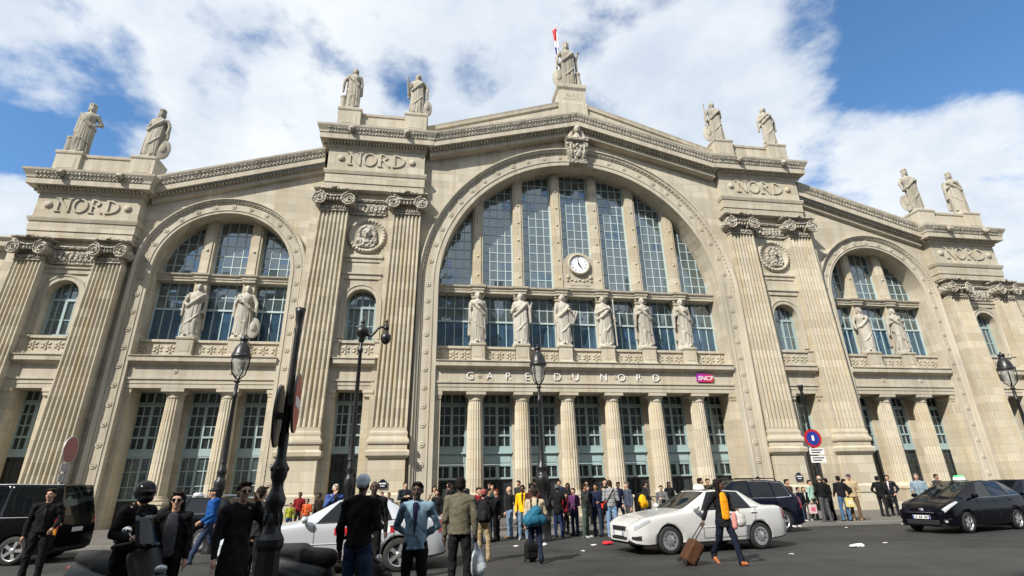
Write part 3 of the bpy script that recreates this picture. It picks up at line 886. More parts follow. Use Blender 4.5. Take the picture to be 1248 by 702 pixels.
for s in (-1,1):
    # inner pier
    for x0,x1 in ((10.25,12.55),(14.55,16.85)):
        b = MB(); b.box(min(s*x0,s*x1),max(s*x0,s*x1),.45,3.0,0,19.0); part(b, 'pier_core', M['stone'])
    pier_panel(s, 12.4, 14.65, .5, 13.43, .84, 11.76, 9.6, 19.05, 12.9, 14.42, True)
    pilaster(s, 10.46, 12.32, 4.7, 10.29, 11.93, 17.38, 0, .6, 'tall')
    pilaster(s, 14.85, 16.78, 4.7, 14.62, 16.27, 17.38, 0, .6, 'tall')
    zt = pier_top(s, 10.2, 16.15, .05, 18.98, True)
    for x in (10.9,15.12): pedestal(s*x, zt-.05, 24.9, -.2, 1.3, .70)
    # outer pier
    for x0,x1 in ((26.35,28.05),(29.95,32.3)):
        b = MB(); b.box(min(s*x0,s*x1),max(s*x0,s*x1),.7,3.0,0,15.0); part(b, 'pier_core', M['stone'])
    pier_panel(s, 27.9, 30.3, .75, 29.05, .8, 11.8, 9.6, 15.0, 28.55, 30.0, False)
    pilaster(s, 26.45, 28.2, 1.6, 26.28, 27.68, 13.48, .25, .85, 'low', capscale=.93)
    pilaster(s, 30.55, 32.2, 1.6, 30.22, 31.58, 13.48, .25, .85, 'low', capscale=.93)
    zt = pier_top(s, 26.2, 31.5, .4, 14.95, False)
    for x in (26.65,30.62): pedestal(s*x, zt-.05, 20.5, .28, 1.6, .66)
    # side bay
    xc = s*21.42
    b = MB(); xa, xb = min(s*15.95,s*26.4), max(s*15.95,s*26.4)
    arch_wall(b, xc, 3.72, 13.62, xa, xb, 0, lambda x: rake_s(x)-.5, 1.0, 2.5, 48)
    part(b, 'wall', M['stone'])
    b = MB(); archivolt(b, xc, 13.62, 0, [(3.72,.998),(3.72,.94),(3.86,.94),(3.88,.9),(3.92,.9),(3.94,.94),(4.33,.94),(4.35,.88),(4.39,.86),(4.41,.92),(4.44,.82),(4.54,.78),(4.56,.72),(4.62,.72),(4.63,1.0)], 48)
    for i in range(1, 60):
        t = PI*i/60; b.ball((xc-4.41*math.cos(t),.86,13.62+4.41*math.sin(t)),.04,5,4)
    for i in range(13): 
        t = PI*(i+.5)/13; rosette(b, xc+4.13*math.cos(t), .94, 13.62+4.13*math.sin(t), .16)
    for e in (-1,1):
        for k in range(12): rosette(b, xc+e*4.13, .94, 13.0-1.0*k, .16)
    part(b, 'archivolt', M['stone_trim'])
    ms = [xc-1.32, xc+1.32]
    ed = [xc-3.72, ms[0]-.3, ms[0]+.3, ms[1]-.3, ms[1]+.3, xc+3.72]
    for m in ms:
        b = MB(); b.box(m-.32,m+.32,1.8,2.5,13.55,17.4); b.box(m-.2,m+.2,1.74,1.8,13.6,17.2)
        b.lathe([(.1,0),(.08,-.04),(.01,-.06)], (m,1.74,15.2), 6, 'Y'); part(b, 'mullion', M['stone_pier'])
        b = MB(); b.box(m-.33,m+.33,1.8,2.5,8.6,13.25); part(b, 'mullion', M['stone_pier'])
    for i in range(3):
        window('window', ed[2*i], ed[2*i+1], 13.62, 13.7, 2.3, 4, [14.35,15.05,15.75,16.45], .05, .1, 'bar', arc=(xc,3.72,13.62))
        window('window', ed[2*i], ed[2*i+1], 11.6, 13.25, 2.3, 4, [12.4], .05, .055, 'bar')
        window('window', ed[2*i], ed[2*i+1], 9.6, 11.6, 2.29, 4, [], .05, .055, 'bar', 'glass_blue')
    b = MB(); b.run([(1.75,13.2),(1.75,13.33),(1.7,13.35),(1.7,13.48),(1.6,13.54),(1.58,13.62),(1.8,13.67),(2.45,13.67),(2.45,13.2)], [(xc-3.71,0),(xc+3.71,0)])
    for m in ms: b.wrap([(0,13.19),(0,13.33),(.05,13.36),(.05,13.48),(.13,13.54),(.15,13.64),(0,13.69)], m-.36,m+.36,1.62,2.3)
    part(b, 'transom', M['stone_trim'])
    b = MB(); b.run([(y,z+.12) for y,z in entab_prof(1.15)], [(xc-3.715,0),(xc+3.715,0)])
    for m in (xc-1.4,xc+1.4): rosette(b, m, 1.15, 7.78, .13)
    part(b, 'entablature', M['stone_trim'])
    for m in ms: pedestal(m, 8.62, 9.74, 1.3, 2.3, .42)
    e2 = [xc-3.7, ms[0]-.46, ms[0]+.46, ms[1]-.46, ms[1]+.46, xc+3.7]
    for i in range(3): balustrade(e2[2*i], e2[2*i+1], 8.62, 9.6, 1.55, 3)
    for x in (-1.36,1.36): column(xc+x, 1.72, .12)
    sb = [xc-2.72, xc, xc+2.72]
    for x in sb: door_bay(x-.82, x+.82, 2.5, 'shut' if s < 0 else 'dark')
    e = [xc-3.73]+[v for x in sb for v in (x-.825,x+.825)]+[xc+3.73]
    for k in range(4):
        b = MB(); b.box(e[2*k],e[2*k+1],2.35,2.9,0,7.0); part(b, 'door_pier', M['stone_pier'])
    for e_ in (-1,1):
        b = MB(); xx = sorted((xc+e_*3.42, xc+e_*3.73)); b.box(xx[0],xx[1],1.3,2.4,0,6.5)
        b.wrap([(0,6.42),(.04,6.48),(.04,6.54),(.1,6.68),(.1,6.88)], xx[0]+.03,xx[1]-.05,1.3,2.3); part(b, 'portico_pier', M['stone_pier'])
    b = MB(); b.box(xc-3.71,xc+3.71,1.5,2.9,7.02,7.07); part(b, 'portico_ceiling', M['stone_trim'])
    rake_cornice([(s*25.9,rake_s(25.9)),(s*16.4,rake_s(15.9))], .35)
    b = MB(); b.run([(.5,-1.0),(.5,0),(3,0),(3,-1.0)], [(s*25.9,rake_s(25.9)+.05),(s*16.4,rake_s(16.4)+.05)]); part(b, 'roof_edge', M['zinc'])
    # low wing
    b = MB()
    xa, xb = min(s*32.2,s*46), max(s*32.2,s*46)
    cols = [34.7,38.2,41.7,45.0]
    ex = [32.2]+[v for c in cols for v in (c-.8,c+.8)]+[46.2]
    for k in range(0, len(ex)-1, 2): b.box(min(s*ex[k],s*ex[k+1]),max(s*ex[k],s*ex[k+1]),1.5,2.2,0,14.5)
    for c in cols:
        x0_, x1_ = sorted((s*(c-.8),s*(c+.8)))
        b.box(x0_,x1_,1.5,2.2,6.9,9.5); b.box(x0_,x1_,1.5,2.2,12.6,14.5)
    part(b, 'wing_wall', M['stone'])
    for c in cols:
        window('window', s*c-.8, s*c+.8, 9.5, 12.6, 2.0, 4, [(11.6,.14),10.5], .05, .12, 'teal', vert={2:.13})
        door_bay(s*c-.8, s*c+.8, 2.05, 'dark')
    b = MB(); b.run([(1.5,0),(1.3,.1),(1.0,.15),(1.0,.4),(.85,.6),(.85,.68),(1.6,.72),(2.4,.72),(2.4,0)], [(xa,14.45),(xb,14.45)]); part(b, 'cornice', M['stone_trim'])
    b = MB(); b.run([(y+.8,z) for y,z in entab_prof(.62)], [(xa,0),(xb,0)]); part(b, 'entablature', M['stone_trim'])
# ------------------------------------------------------------------ statues
CR = 'stone_crown'
def statue(label, x, y, z, H, rz, seed, arms, attrs=(), mat='stone_statue', head_turn=0, name='statue', group=None):
    """robed figure facing -y; arms: (elbow, hand) for left(+x) and right(-x) relative to the shoulders, in heights"""
    rnd = random.Random(seed)
    b = MB(); sw = rnd.choice((-1,1)); hip = .018*sw
    ph = [rnd.uniform(0,6.28) for _ in range(12)]
    def rip(a, k):
        q = 1
        if k < 8:
            w = .12*(1-k/10)
            q += w*(math.sin(9*a+ph[0]+.25*k)*.6+math.sin(14*a+ph[1]-.35*k)*.5)
        elif k < 13: q += .03*math.sin(8*a+ph[2]+.6*k)
        return q
    secs = [(0,0,.03,.135,.115),(0,0,.035,.150,.13),(0,0,.12,.135,.115),(hip*.5,-.004,.22,.128,.108),(hip*.8,-.006,.32,.125,.105),(hip,-.004,.42,.126,.104),(hip,0,.50,.125,.10),(hip*.8,0,.56,.117,.092),
            (0,0,.62,.102,.080),(-hip*.3,-.005,.67,.108,.086),(-hip*.4,-.008,.73,.124,.092),(-hip*.4,-.002,.78,.128,.083),(0,0,.81,.105,.068),(0,0,.835,.06,.05)]
    # elliptical silhouette below the waist swings with the free leg
    b.loft([(cx*H,cy*H,zz*H,rx*H,ry*H) for cx,cy,zz,rx,ry in secs], 44, rip)
    b.loft([(0,0,-.02*H,.17*H,.145*H),(0,0,.035*H,.17*H,.145*H),(0,0,.045*H,.15*H,.13*H)], 12)
    k = -sw*.05                                                # bent knee pressing through the cloth
    b.cap((k*H,-.075*H,.30*H),(k*.9*H,-.05*H,.47*H),.05*H,.06*H); b.cap((k*1.2*H,-.07*H,.06*H),(k*H,-.085*H,.29*H),.045*H,.05*H)
    b.ball((sw*.05*H,-.125*H,.05*H),(.028*H,.05*H,.02*H))
    # mantle: a thick roll across the body, with hanging folds
    m = rnd.choice((-1,1))
    path = [(m*.12,.02,.80),(m*.09,-.085,.74),(0,-.115,.64),(-m*.10,-.10,.55),(-m*.135,0,.53)]
    for p,q in zip(path, path[1:]): b.cap([c*H for c in p],[c*H for c in q],.030*H,.034*H)
    for i in range(9):                                         # long folds falling from the roll to the hem
        t = i/8; xx = (m*.10)*(1-t)+(-m*.115)*t; zt_ = .63-.10*t; ze = .07+.05*rnd.random()
        xm = xx*1.08+.012*rnd.uniform(-1,1); xe = xx*1.15+.015*rnd.uniform(-1,1)
        yy = -.10+.35*max(0,abs(xx)-.04)
        w_ = rnd.uniform(.011,.017)
        b.cap((xx*H,yy*H,zt_*H),(xm*H,(yy-.008)*H,.35*H),w_*H,w_*H); b.cap((xm*H,(yy-.008)*H,.35*H),(xe*H,(yy-.006)*H,ze*H),w_*H,w_*1.15*H)
    hem = [(m*.125,-.03,.50),(m*.08,-.112,.40),(-m*.01,-.128,.30),(-m*.09,-.105,.24),(-m*.13,-.02,.25)]
    for p,q in zip(hem, hem[1:]): b.cap([c*H for c in p],[c*H for c in q],.014*H,.014*H)
    for i in range(5):
        b.cap((m*(.05+.02*i)*H,.07*H,.78*H),(m*(.05+.022*i)*H,.10*H,.2*H),.03*H,.03*H)
    # head, hair, neck
    c, s_ = math.cos(head_turn), math.sin(head_turn)
    def hp(x,y,z): return ((x*c-y*s_)*H,(x*s_+y*c)*H,z*H)
    b.cap((0,0,.82*H),(0,-.005*H,.90*H),.036*H,.032*H)
    b.ball(hp(0,-.008,.925),(.045*H,.052*H,.062*H),12,9)
    b.ball(hp(0,-.06,.918),(.010*H,.016*H,.02*H)); b.ball(hp(0,-.05,.888),(.022*H,.018*H,.018*H))
    b.ball(hp(0,.015,.945),(.055*H,.055*H,.05*H)); b.ball(hp(0,.055,.92),(.035*H,.03*H,.04*H))
    for e in (-1,1): b.cap(hp(e*.045,.0,.945),hp(e*.05,.01,.875),.02*H,.018*H)
    if 'crown' in attrs:
        for i in range(8):
            a = PI*2*i/8; b.cap(hp(.046*math.cos(a),.005+.05*math.sin(a),.965),hp(.05*math.cos(a),.005+.054*math.sin(a),1.0),.016*H,.016*H)
    for sx,(el,ha) in zip((1,-1), arms):
        S = Vector((sx*.115,0,.785)); E_ = S+Vector((sx*el[0],el[1],el[2])); A = S+Vector((sx*ha[0],ha[1],ha[2]))
        b.cap(S*H,E_*H,.042*H,.033*H); b.cap(E_*H,A*H,.030*H,.021*H)
        b.ball(A*H,(.022*H,.022*H,.028*H)); d = (A-E_).normalized()
        for i in range(4):
            o = Vector(((i-1.5)*.011,-.004,-.006)); b.cap((A+o)*H,(A+o+d*.036+Vector((0,-.008,-.012)))*H,.008*H,.006*H,6)
        b.cap((A+Vector((-sx*.014,-.014,0)))*H,(A+Vector((-sx*.022,-.03,0))+d*.012)*H,.009*H,.007*H,6)
        if rnd.random() < .7:                                  # sleeve or cloak hanging from the forearm
            b.cap(E_*H,(E_+Vector((sx*.01,.01,-.22)))*H,.03*H,.022*H)
    o = link(name, skin(b, max(.024, H*.0078), 1, .3), M[mat])
    o.location = (x,y,z); o.rotation_euler = (0,0,rz)
    o.scale = (.88,.90,1.02) if mat == CR else (.94,.94,1.0)
    tag(o, label, 'statue', group)
    def att(nm, mb):
        q = link(nm, skin(mb, max(.022,H*.008), 1, .4), M[mat], o)
        return q
    for a in attrs:
        sx = 1 if a.endswith('L') else -1
        if a.startswith('shield'):
            q = MB(); rot = Matrix.Rotation(R(15*sx),3,'Z') @ Matrix.Rotation(R(-8),3,'X')
            q.ball((sx*.20*H,-.045*H,.22*H),(.115*H,.025*H,.20*H),20,12,rot); q.ball((sx*.20*H,-.075*H,.23*H),(.05*H,.02*H,.08*H),12,8,rot)
            att('shield', q)
        elif a.startswith('staff'):
            q = MB(); q.cap((sx*.22*H,-.06*H,.04*H),(sx*.21*H,-.05*H,.88*H),.014*H,.013*H); q.ball((sx*.21*H,-.05*H,.9*H),(.02*H,.02*H,.05*H)); att('staff', q)
        elif a.startswith('sword'):
            q = MB(); q.cap((sx*.19*H,-.07*H,.45*H),(sx*.22*H,-.06*H,.84*H),.015*H,.012*H); q.ball((sx*.215*H,-.06*H,.86*H),(.02*H,.02*H,.03*H)); att('torch', q)
        elif a.startswith('anchor') or a.startswith('block'):
            q = MB(); q.loft([(sx*.18*H,.02*H,.03*H,.07*H,.07*H),(sx*.18*H,.02*H,.30*H,.06*H,.06*H),(sx*.18*H,.02*H,.32*H,.075*H,.07*H),(sx*.18*H,.02*H,.35*H,.07*H,.07*H)],16); att('pillar', q)
        elif a.startswith('sheaf'):
            q = MB()
            for i in range(7): q.cap((sx*(.12+.01*i)*H,-.08*H,.42*H),(sx*(.10+.03*i)*H,(-.09+.01*(i%2))*H,.66*H),.016*H,.022*H)
            att('sheaf', q)
        elif a.startswith('child'):
            q = MB(); q.loft([(sx*.2*H,0,.03*H,.08*H,.1*H),(sx*.2*H,0,.18*H,.06*H,.08*H),(sx*.19*H,-.01*H,.3*H,.05*H,.06*H)],14)
            q.ball((sx*.19*H,-.03*H,.35*H),(.05*H,.055*H,.055*H)); q.cap((sx*.2*H,.06*H,.05*H),(sx*.27*H,.04*H,.24*H),.04*H,.02*H); att('lion', q)
    return o
DN = ((.035,.01,-.15),(.03,-.03,-.29)); BENT = ((.05,.02,-.15),(-.02,-.13,-.11)); HIPH = ((.09,.04,-.14),(.01,-.05,-.20))
OUT = ((.08,-.02,-.12),(.09,-.07,-.24)); CHEST = ((.05,.0,-.15),(-.12,-.12,-.06)); HOLD = ((.06,-.02,-.14),(.095,-.06,-.02))
G9 = 'statues along the roofline'; G6 = 'statues before the great window'; G4 = 'statues before the side windows'
ZT, ZS = 24.9, 20.5
CR = 'stone_crown'
statue('crowned stone statue holding her robe at the hip, leftmost figure of the roofline', -30.62,.95,ZS,3.75,R(8),11,(HIPH,DN),('crown','anchorR'),CR,R(25),group=G9)
statue('stone statue leaning on an oval shield at the right end of the left outer pier', -26.65,.95,ZS,3.75,R(0),12,(OUT,HIPH),('shieldL','crown'),CR,R(20),group=G9)
statue('stone statue resting one hand on a short pillar, left inner pier', -15.12,.4,ZT,3.7,R(4),13,(DN,OUT),('anchorR',),CR,R(15),group=G9)
statue('stone statue raising a torch on the inner pier left of the great gable', -10.9,.4,ZT,3.7,R(0),14,(OUT,HOLD),('shieldL','swordR'),CR,R(-5),group=G9)
statue('stone statue with a tall shield at her right side, just right of the gable', 10.9,.4,ZT,3.7,R(-8),15,(BENT,OUT),('shieldR','staffR'),CR,R(5),group=G9)
statue('stone statue with folded arms and a cloak, outer figure of the right inner pier', 15.12,.4,ZT,3.7,R(-14),16,(HIPH,CHEST),(),CR,R(-15),group=G9)
statue('stone statue behind a big round shield on the right outer pier', 26.65,.95,ZS,3.75,R(-14),17,(BENT,OUT),('shieldR','crown'),CR,R(-10),group=G9)
statue('slender cloaked stone statue at the far right end of the roofline', 30.62,.95,ZS,3.75,R(-20),18,(CHEST,CHEST),('crown',),CR,R(-20),group=G9)
statue('largest stone statue with shield and lion, alone on the peak of the gable', 0,1.0,28.95,4.5,R(4),19,(HOLD,OUT),('shieldR','childL','crown'),CR,R(-8),group=G9)
six = [('robed statue with mantle drawn tight, leftmost of the six before the great window',(CHEST,DN),(),20),
       ('robed statue lifting her mantle to the shoulder, second of six from the left',(HOLD,BENT),(),21),
       ('robed statue carrying a sheaf under the clock, left of the pair',(BENT,DN),('sheafL',),22),
       ('robed statue with a staff at the right of the pair under the clock',(OUT,CHEST),('staffL',),23),
       ('broad robed statue with arms folded on the chest, fifth of six from the left',(DN,CHEST),(),24),
       ('robed statue with one arm across the chest, rightmost of the six',(DN,CHEST),(),25)]
for m,(lb,ar,at_,sd) in zip(mull, six):
    statue(lb, m, 1.28, 9.6, 3.42, R(random.Random(sd).uniform(-14,14)), sd, ar, at_, 'stone_statue', R(random.Random(sd+9).uniform(-30,30)), group=G6)
four = [(-22.74,'robed statue with one hand lowered, left figure of the left arched window',(DN,HIPH),(),31),
        (-20.1,'robed statue beside a round shield, right figure of the left arched window',(OUT,BENT),('shieldL',),32),
        (20.1,'robed statue holding her veil, left figure of the right arched window',(CHEST,OUT),(),33),
        (22.74,'robed statue with clasped hands, right figure of the right arched window',(BENT,CHEST),(),34)]
for x,lb,ar,at_,sd in four:
    statue(lb, x, 1.75, 9.72, 3.35, R(-8 if x > 0 else 6), sd, ar, at_, 'stone_statue', R(15), group=G4)

# flag behind the top statue
fl = thing('flag', 'red white and blue flag hanging limp on a pole behind the topmost statue', 'flag', (-.22,2.4,27.0))
b = MB(); b.tube([(0,0,-2.5),(0,0,9.75)], [.06,.04], 8); b.ball((0,0,9.8),.09); b.obj('flagpole', M['white'], fl)
t = NT('tricolour'); g = t.node('ShaderNodeTexCoord').outputs['Generated']; sp = t.node('ShaderNodeSeparateXYZ'); t.link(g, sp.inputs[0])
c = t.ramp(sp.outputs[2], [(0,(.02,.04,.25)),(.30,(.75,.75,.75)),(.52,(.60,.02,.025))])
for nd in t.n:
    if nd.type == 'VALTORGB': nd.color_ramp.interpolation = 'CONSTANT'
t.base(c); t.b.inputs['Roughness'].default_value = .8
vs = []; fs = []; nu, nv = 7, 16
for j in range(nv):
    q = j/(nv-1)
    for i in range(nu):
        u = i/(nu-1); w = .18+.28*q**2.2
        vs.append((.03-u*w+.05*math.sin(6*q+3*u), -.1*math.sin(u*8+q*5)*(.4+q), 6.9+2.75*q-.25*u))
for j in range(nv-1):
    for i in range(nu-1): fs.append((j*nu+i,j*nu+i+1,(j+1)*nu+i+1,(j+1)*nu+i))
b = MB(); b.add(vs, fs, 0, True); link('flag_cloth', evaluated(b.mesh('c'), [('SOLIDIFY', dict(thickness=.012))]), t.m, fl)
# ------------------------------------------------------------------ lamps, signs, plaques
def lantern(parent, z, k=.86, x=0, y=0):
    b = MB()
    b.lathe([(.03,0),(.10,.04),(.06,.10),(.04,.16)], (x,y,z), 12)
    for i in range(4):
        a = PI/4+PI/2*i; ca, sa = math.cos(a), math.sin(a)
        b.tube([(x+.05*ca,y+.05*sa,z+.14),(x+.24*k*ca,y+.24*k*sa,z+.30),(x+.33*k*ca,y+.33*k*sa,z+.60),(x+.34*k*ca,y+.34*k*sa,z+.86)], .022, 6)
        b.ball((x+.34*k*ca,y+.34*k*sa,z+.90),.04)
    b.lathe([(.36*k,.84),(.37*k,.88),(.33*k,.91),(.31*k,1.0),(.25*k,1.18),(.15*k,1.30),(.12*k,1.33),(.12*k,1.40),(.15*k,1.44),(.15*k,1.50),(.05*k,1.53),(.02,1.62)], (x,y,z), 16)
    L = b.obj('lantern', M['iron'], parent)
    g = MB(); g.lathe([(.12*k,.24),(.17*k,.30),(.29*k,.84)], (x,y,z), 14); g.obj('lantern_glass', M['glass_lamp'], L)
    g = MB(); g.ball((x,y,z+.5),(.06,.06,.12)); g.obj('lamp_bulb', M['white'], L)
    return L
def lamp_post(label, x, y, H, arm=False, bw=.8):
    r = thing('street_lamp', label, 'street lamp', (x,y,.1 if y > -8.25 else 0), 0, 'iron street lamps along the forecourt')
    b = MB()
    b.lathe([(r_*bw,h_) for r_,h_ in ((.33,0),(.33,.10),(.30,.14),(.30,.55),(.33,.58),(.33,.66),(.24,.74),(.20,.95),(.25,1.02),(.26,1.10),(.19,1.2),(.17,1.5),(.22,1.58),(.23,1.68),(.27,1.74),(.28,1.95),(.24,2.0),(.20,2.02),(.20,2.16),(.23,2.2),(.22,2.28),(.16,2.36),(.14,2.55))], (0,0,0), 14)
    b.obj('lamp_base', M['iron'], r)
    top = H-1.62 if not arm else H-.55
    b = MB(); b.lathe([(.115,2.5),(.10,2.56),(.085,3.0),(.055,top-.5),(.075,top-.46),(.085,top-.36),(.05,top-.3),(.06,top-.1),(.04,top+.02)], (0,0,0), 12)
    b.obj('post', M['iron'], r)
    if not arm: lantern(r, top)
    else:
        b = MB(); b.lathe([(.07,top-.05),(.10,top),(.09,top+.1),(.19,top+.2),(.21,top+.32),(.17,top+.45),(.07,top+.52),(.06,top+.6),(.09,top+.64),(.03,top+.7),(.02,top+.85)], (0,0,-.08), 14)
        b.obj('finial', M['iron'], r)
        b = MB(); b.tube([(.15,0,top+.12),(.32,-.01,top+.10),(.42,-.02,top+.22),(.52,-.03,top+.36),(.66,-.04,top+.40),(.78,-.05,top+.34)], .045, 8)
        b.ball((.78,-.05,top+.36),(.10,.10,.09)); b.lathe([(.03,.42),(.05,.46),(.02,.52),(.05,.56),(.02,.66)], (.78,-.05,top), 10)
        a = b.obj('bracket', M['iron'], r)
        b = MB(); b.lathe([(.02,.30),(.05,.27),(.05,.2),(.16,.12),(.17,-.02),(.12,-.14),(.03,-.2)], (.78,-.05,top), 12); b.obj('lantern', M['iron'], a)
    return r
lamp_post('tall iron lamp with glass lantern in front of the central doors', -5.52, -10.8, 6.5)
lamp_post('iron lamp with glass lantern before the left arched window', -15.5, -11.0, 6.55, False, .6)
lamp_post('slim iron post with one curved bracket arm before the left inner pier', -11.62, -11.8, 6.85, True, .5)
lamp_post('iron lamp with glass lantern behind the black taxi at right', 14.75, -10.5, 6.7, False, .6)

r = thing('lamp_post', 'big ornate black iron post with swelling base and no lantern, nearest the camera', 'post', (-11.1,-22,0))
b = MB(); b.lathe([(r_*.74,h_) for r_,h_ in ((.25,0),(.25,.18),(.20,.24),(.17,.98),(.205,1.03),(.205,1.1),(.16,1.16))], (0,0,0), 8, smooth=False); b.obj('plinth', M['iron'], r)
b = MB(); b.lathe([(r_*.74,h_) for r_,h_ in ((.16,1.14),(.135,1.2),(.12,1.42),(.15,1.48),(.155,1.54),(.115,1.60),(.09,1.66),(.09,1.72),(.12,1.77),(.13,1.84),(.13,1.90),(.09,1.96),(.075,2.04),(.08,2.2),(.075,2.3))], (0,0,0), 18)
for i in range(8):
    a = 2*PI*i/8; b.ball((.092*math.cos(a),.092*math.sin(a),1.31),(.022,.022,.08),8,6); b.ball((.092*math.cos(a),.092*math.sin(a),1.87),(.02,.02,.03),6,5)
b.obj('lamp_base', M['iron'], r)
b = MB(); b.lathe([(r_*.74,h_) for r_,h_ in ((.072,2.25),(.066,2.35),(.055,3.55),(.065,3.62),(.054,3.66),(.06,3.74),(.085,3.86),(.095,3.92),(.02,3.93))], (0,0,0), 14); b.obj('post', M['iron'], r)

RED = plain('sign_red', (.42,.012,.014), .4); BLUE = plain('sign_blue', (.02,.035,.26), .4); GREY = plain('sign_back', (.05,.05,.052), .45); SIGNW = plain('sign_white', (.72,.72,.72), .4)
def no_entry(label, x, y, z, rz, rad):
    r = thing('no_entry_sign', label, 'road sign', (x,y,z), rz, 'round road signs')
    b = MB(); b.lathe([(rad,-.012),(rad,.014)], (0,0,0), 32, 'Y', smooth=False); b.obj('sign_back', GREY, r)
    b = MB(); b.lathe([(rad*.97,-.0135),(.001,-.0145)], (0,0,0), 32, 'Y', smooth=False); b.obj('sign_face', RED, r)
    b = MB(); b.box(-rad*.72,rad*.72,-.019,-.0165,-rad*.16,rad*.16); b.obj('white_bar', SIGNW, r)
    b = MB(); b.box(-.05,.05,.014,.10,-.04,.04); b.obj('clamp', GREY, r)
    return r
no_entry('red no entry disc seen edge on, clamped on the big black post', -11.0,-22.02,2.66,R(97),.37)
no_entry('dark back of a round sign on the left side of the big black post', -11.2,-22.0,2.50,R(-84),.38)

p = thing('sign_post', 'slim black post with capped top holding a no parking sign', 'post', (7.65,-7.0,.1))
b = MB(); b.lathe([(.12,0),(.12,.9),(.07,1.0),(.055,1.2),(.05,5.3),(.08,5.36),(.06,5.42),(.09,5.55),(.13,5.68),(.13,5.74),(.02,5.76)], (0,0,0), 12); b.obj('pole', M['iron'], p)
r = thing('no_parking_sign', 'blue disc with red rim and cross mark on the slim post at right', 'road sign', (7.66,-7.08,3.45), R(-4), 'round road signs')
b = MB(); b.lathe([(.40,-.01),(.40,.012)], (0,0,0), 36, 'Y', smooth=False); b.obj('sign_face', RED, r)
b = MB(); b.lathe([(.30,-.0115),(.001,-.0125)], (0,0,0), 36, 'Y', smooth=False); b.obj('blue_disc', BLUE, r)
for a in (45,):
    q = MB(); dx, dz = math.cos(R(a))*.31, math.sin(R(a))*.31; nx, nz = -dz*.13, dx*.13
    q.prism([(-dx-nx,dz-nz),(dx-nx,-dz-nz),(dx+nx,-dz+nz),(-dx+nx,dz+nz)], -.017, -.0145); q.obj('red_bar', RED, r)
b = MB(); b.box(-.07,.05,-.023,-.019,-.10,.12); b.obj('sticker', SIGNW, r)
r = thing('parking_plate', 'two small white plates with lines of black text below the no parking sign', 'sign', (7.72,-7.08,2.72), R(-4))
for k,(z,h) in enumerate(((.17,.26),(-.16,.28))):
    b = MB(); b.box(-.34,.34,-.012,.012,z-h/2,z+h/2); o = b.obj('plate', SIGNW, r)
    for j in range(2):
        b = MB(); b.box(-.27,.27 if j == 0 else .15,-.016,-.013,z+.06-.1*j-.022,z+.06-.1*j+.022); b.obj('text_line', M['black'], o)
p = thing('sign_post', 'grey post with a faded round sign in front of the left outer pier', 'post', (-20.4,-10,0))
b = MB(); b.tube([(0,0,0),(0,0,3.3)], .04, 8); b.obj('pole', GREY, p)
r = thing('road_sign', 'faded red round sign seen at a slant on the grey post at left', 'road sign', (-20.36,-10.06,2.98), R(93), 'round road signs')
b = MB(); b.lathe([(.40,-.01),(.40,.012)], (0,0,0), 28, 'Y', smooth=False); b.obj('sign_back', plain('sign_rim',(.5,.5,.5),.4), r)
b = MB(); b.lathe([(.38,-.0115),(.001,-.0125)], (0,0,0), 28, 'Y', smooth=False); b.obj('sign_face', plain('faded_red',(.30,.11,.11),.6), r)
r = thing('parking_plate', 'two grey plates on the post under the faded round sign', 'sign', (-20.37,-10.06,2.32), R(93))
for z in (.13,-.17):
    b = MB(); b.box(-.25,.25,-.01,.01,z-.12,z+.12); b.obj('plate', plain('plate_grey',(.33,.33,.34),.5), r)

# station sign and street name plaques
r = thing('station_sign', 'magenta and red SNCF sign on the frieze right of the station lettering', 'sign', (7.15,.54,7.66))
t = NT('sign_gradient'); g = t.node('ShaderNodeTexCoord').outputs['Generated']; sp = t.node('ShaderNodeSeparateXYZ'); t.link(g, sp.inputs[0])
t.base(t.ramp(t.math('ADD', t.math('MULTIPLY', sp.outputs[0], .7), t.math('MULTIPLY', t.math('SUBTRACT', 1, sp.outputs[2]), .35)), [(.15,(.30,.012,.32)),(.55,(.42,.012,.12)),(.95,(.5,.02,.03))])); t.b.inputs['Roughness'].default_value = .35
b = MB(); b.prism([(-.47,-.25),(.38,-.27),(.52,-.2),(.54,.14),(.42,.2),(0,.26),(-.36,.28),(-.5,.22),(-.52,-.16)], -.05, .06); b.obj('sign_panel', t.m, r)
o = text('letter_row', 'SNCF', .36, (0,-.055,-.14), SIGNW, r, .004, .25, .006)
o.scale = (1.12,1,1)
for i, (x, lb) in enumerate(((-11.52,'small dark blue street plaque on the left inner pier'),(11.68,'small dark blue street plaque on the right inner pier'))):
    r = thing('street_plaque', lb, 'plaque', (x,-.09,1.93), 0, 'street name plaques')
    b = MB(); b.prism([(-.22,-.2),(.22,-.2),(.22,.11)]+[(.14*math.cos(a),.11+.12*math.sin(a)) for a in [PI*k/10 for k in range(11)]]+[(-.22,.11)], -.015, .02); b.obj('plate', plain('enamel_blue',(.006,.010,.025),.3), r)
    b = MB(); b.box(-.17,.17,-.02,-.0155,-.01,.05); b.obj('text_line', SIGNW, r)
    b = MB(); b.box(-.11,.11,-.02,-.0155,-.12,-.08); b.obj('text_line', SIGNW, r)
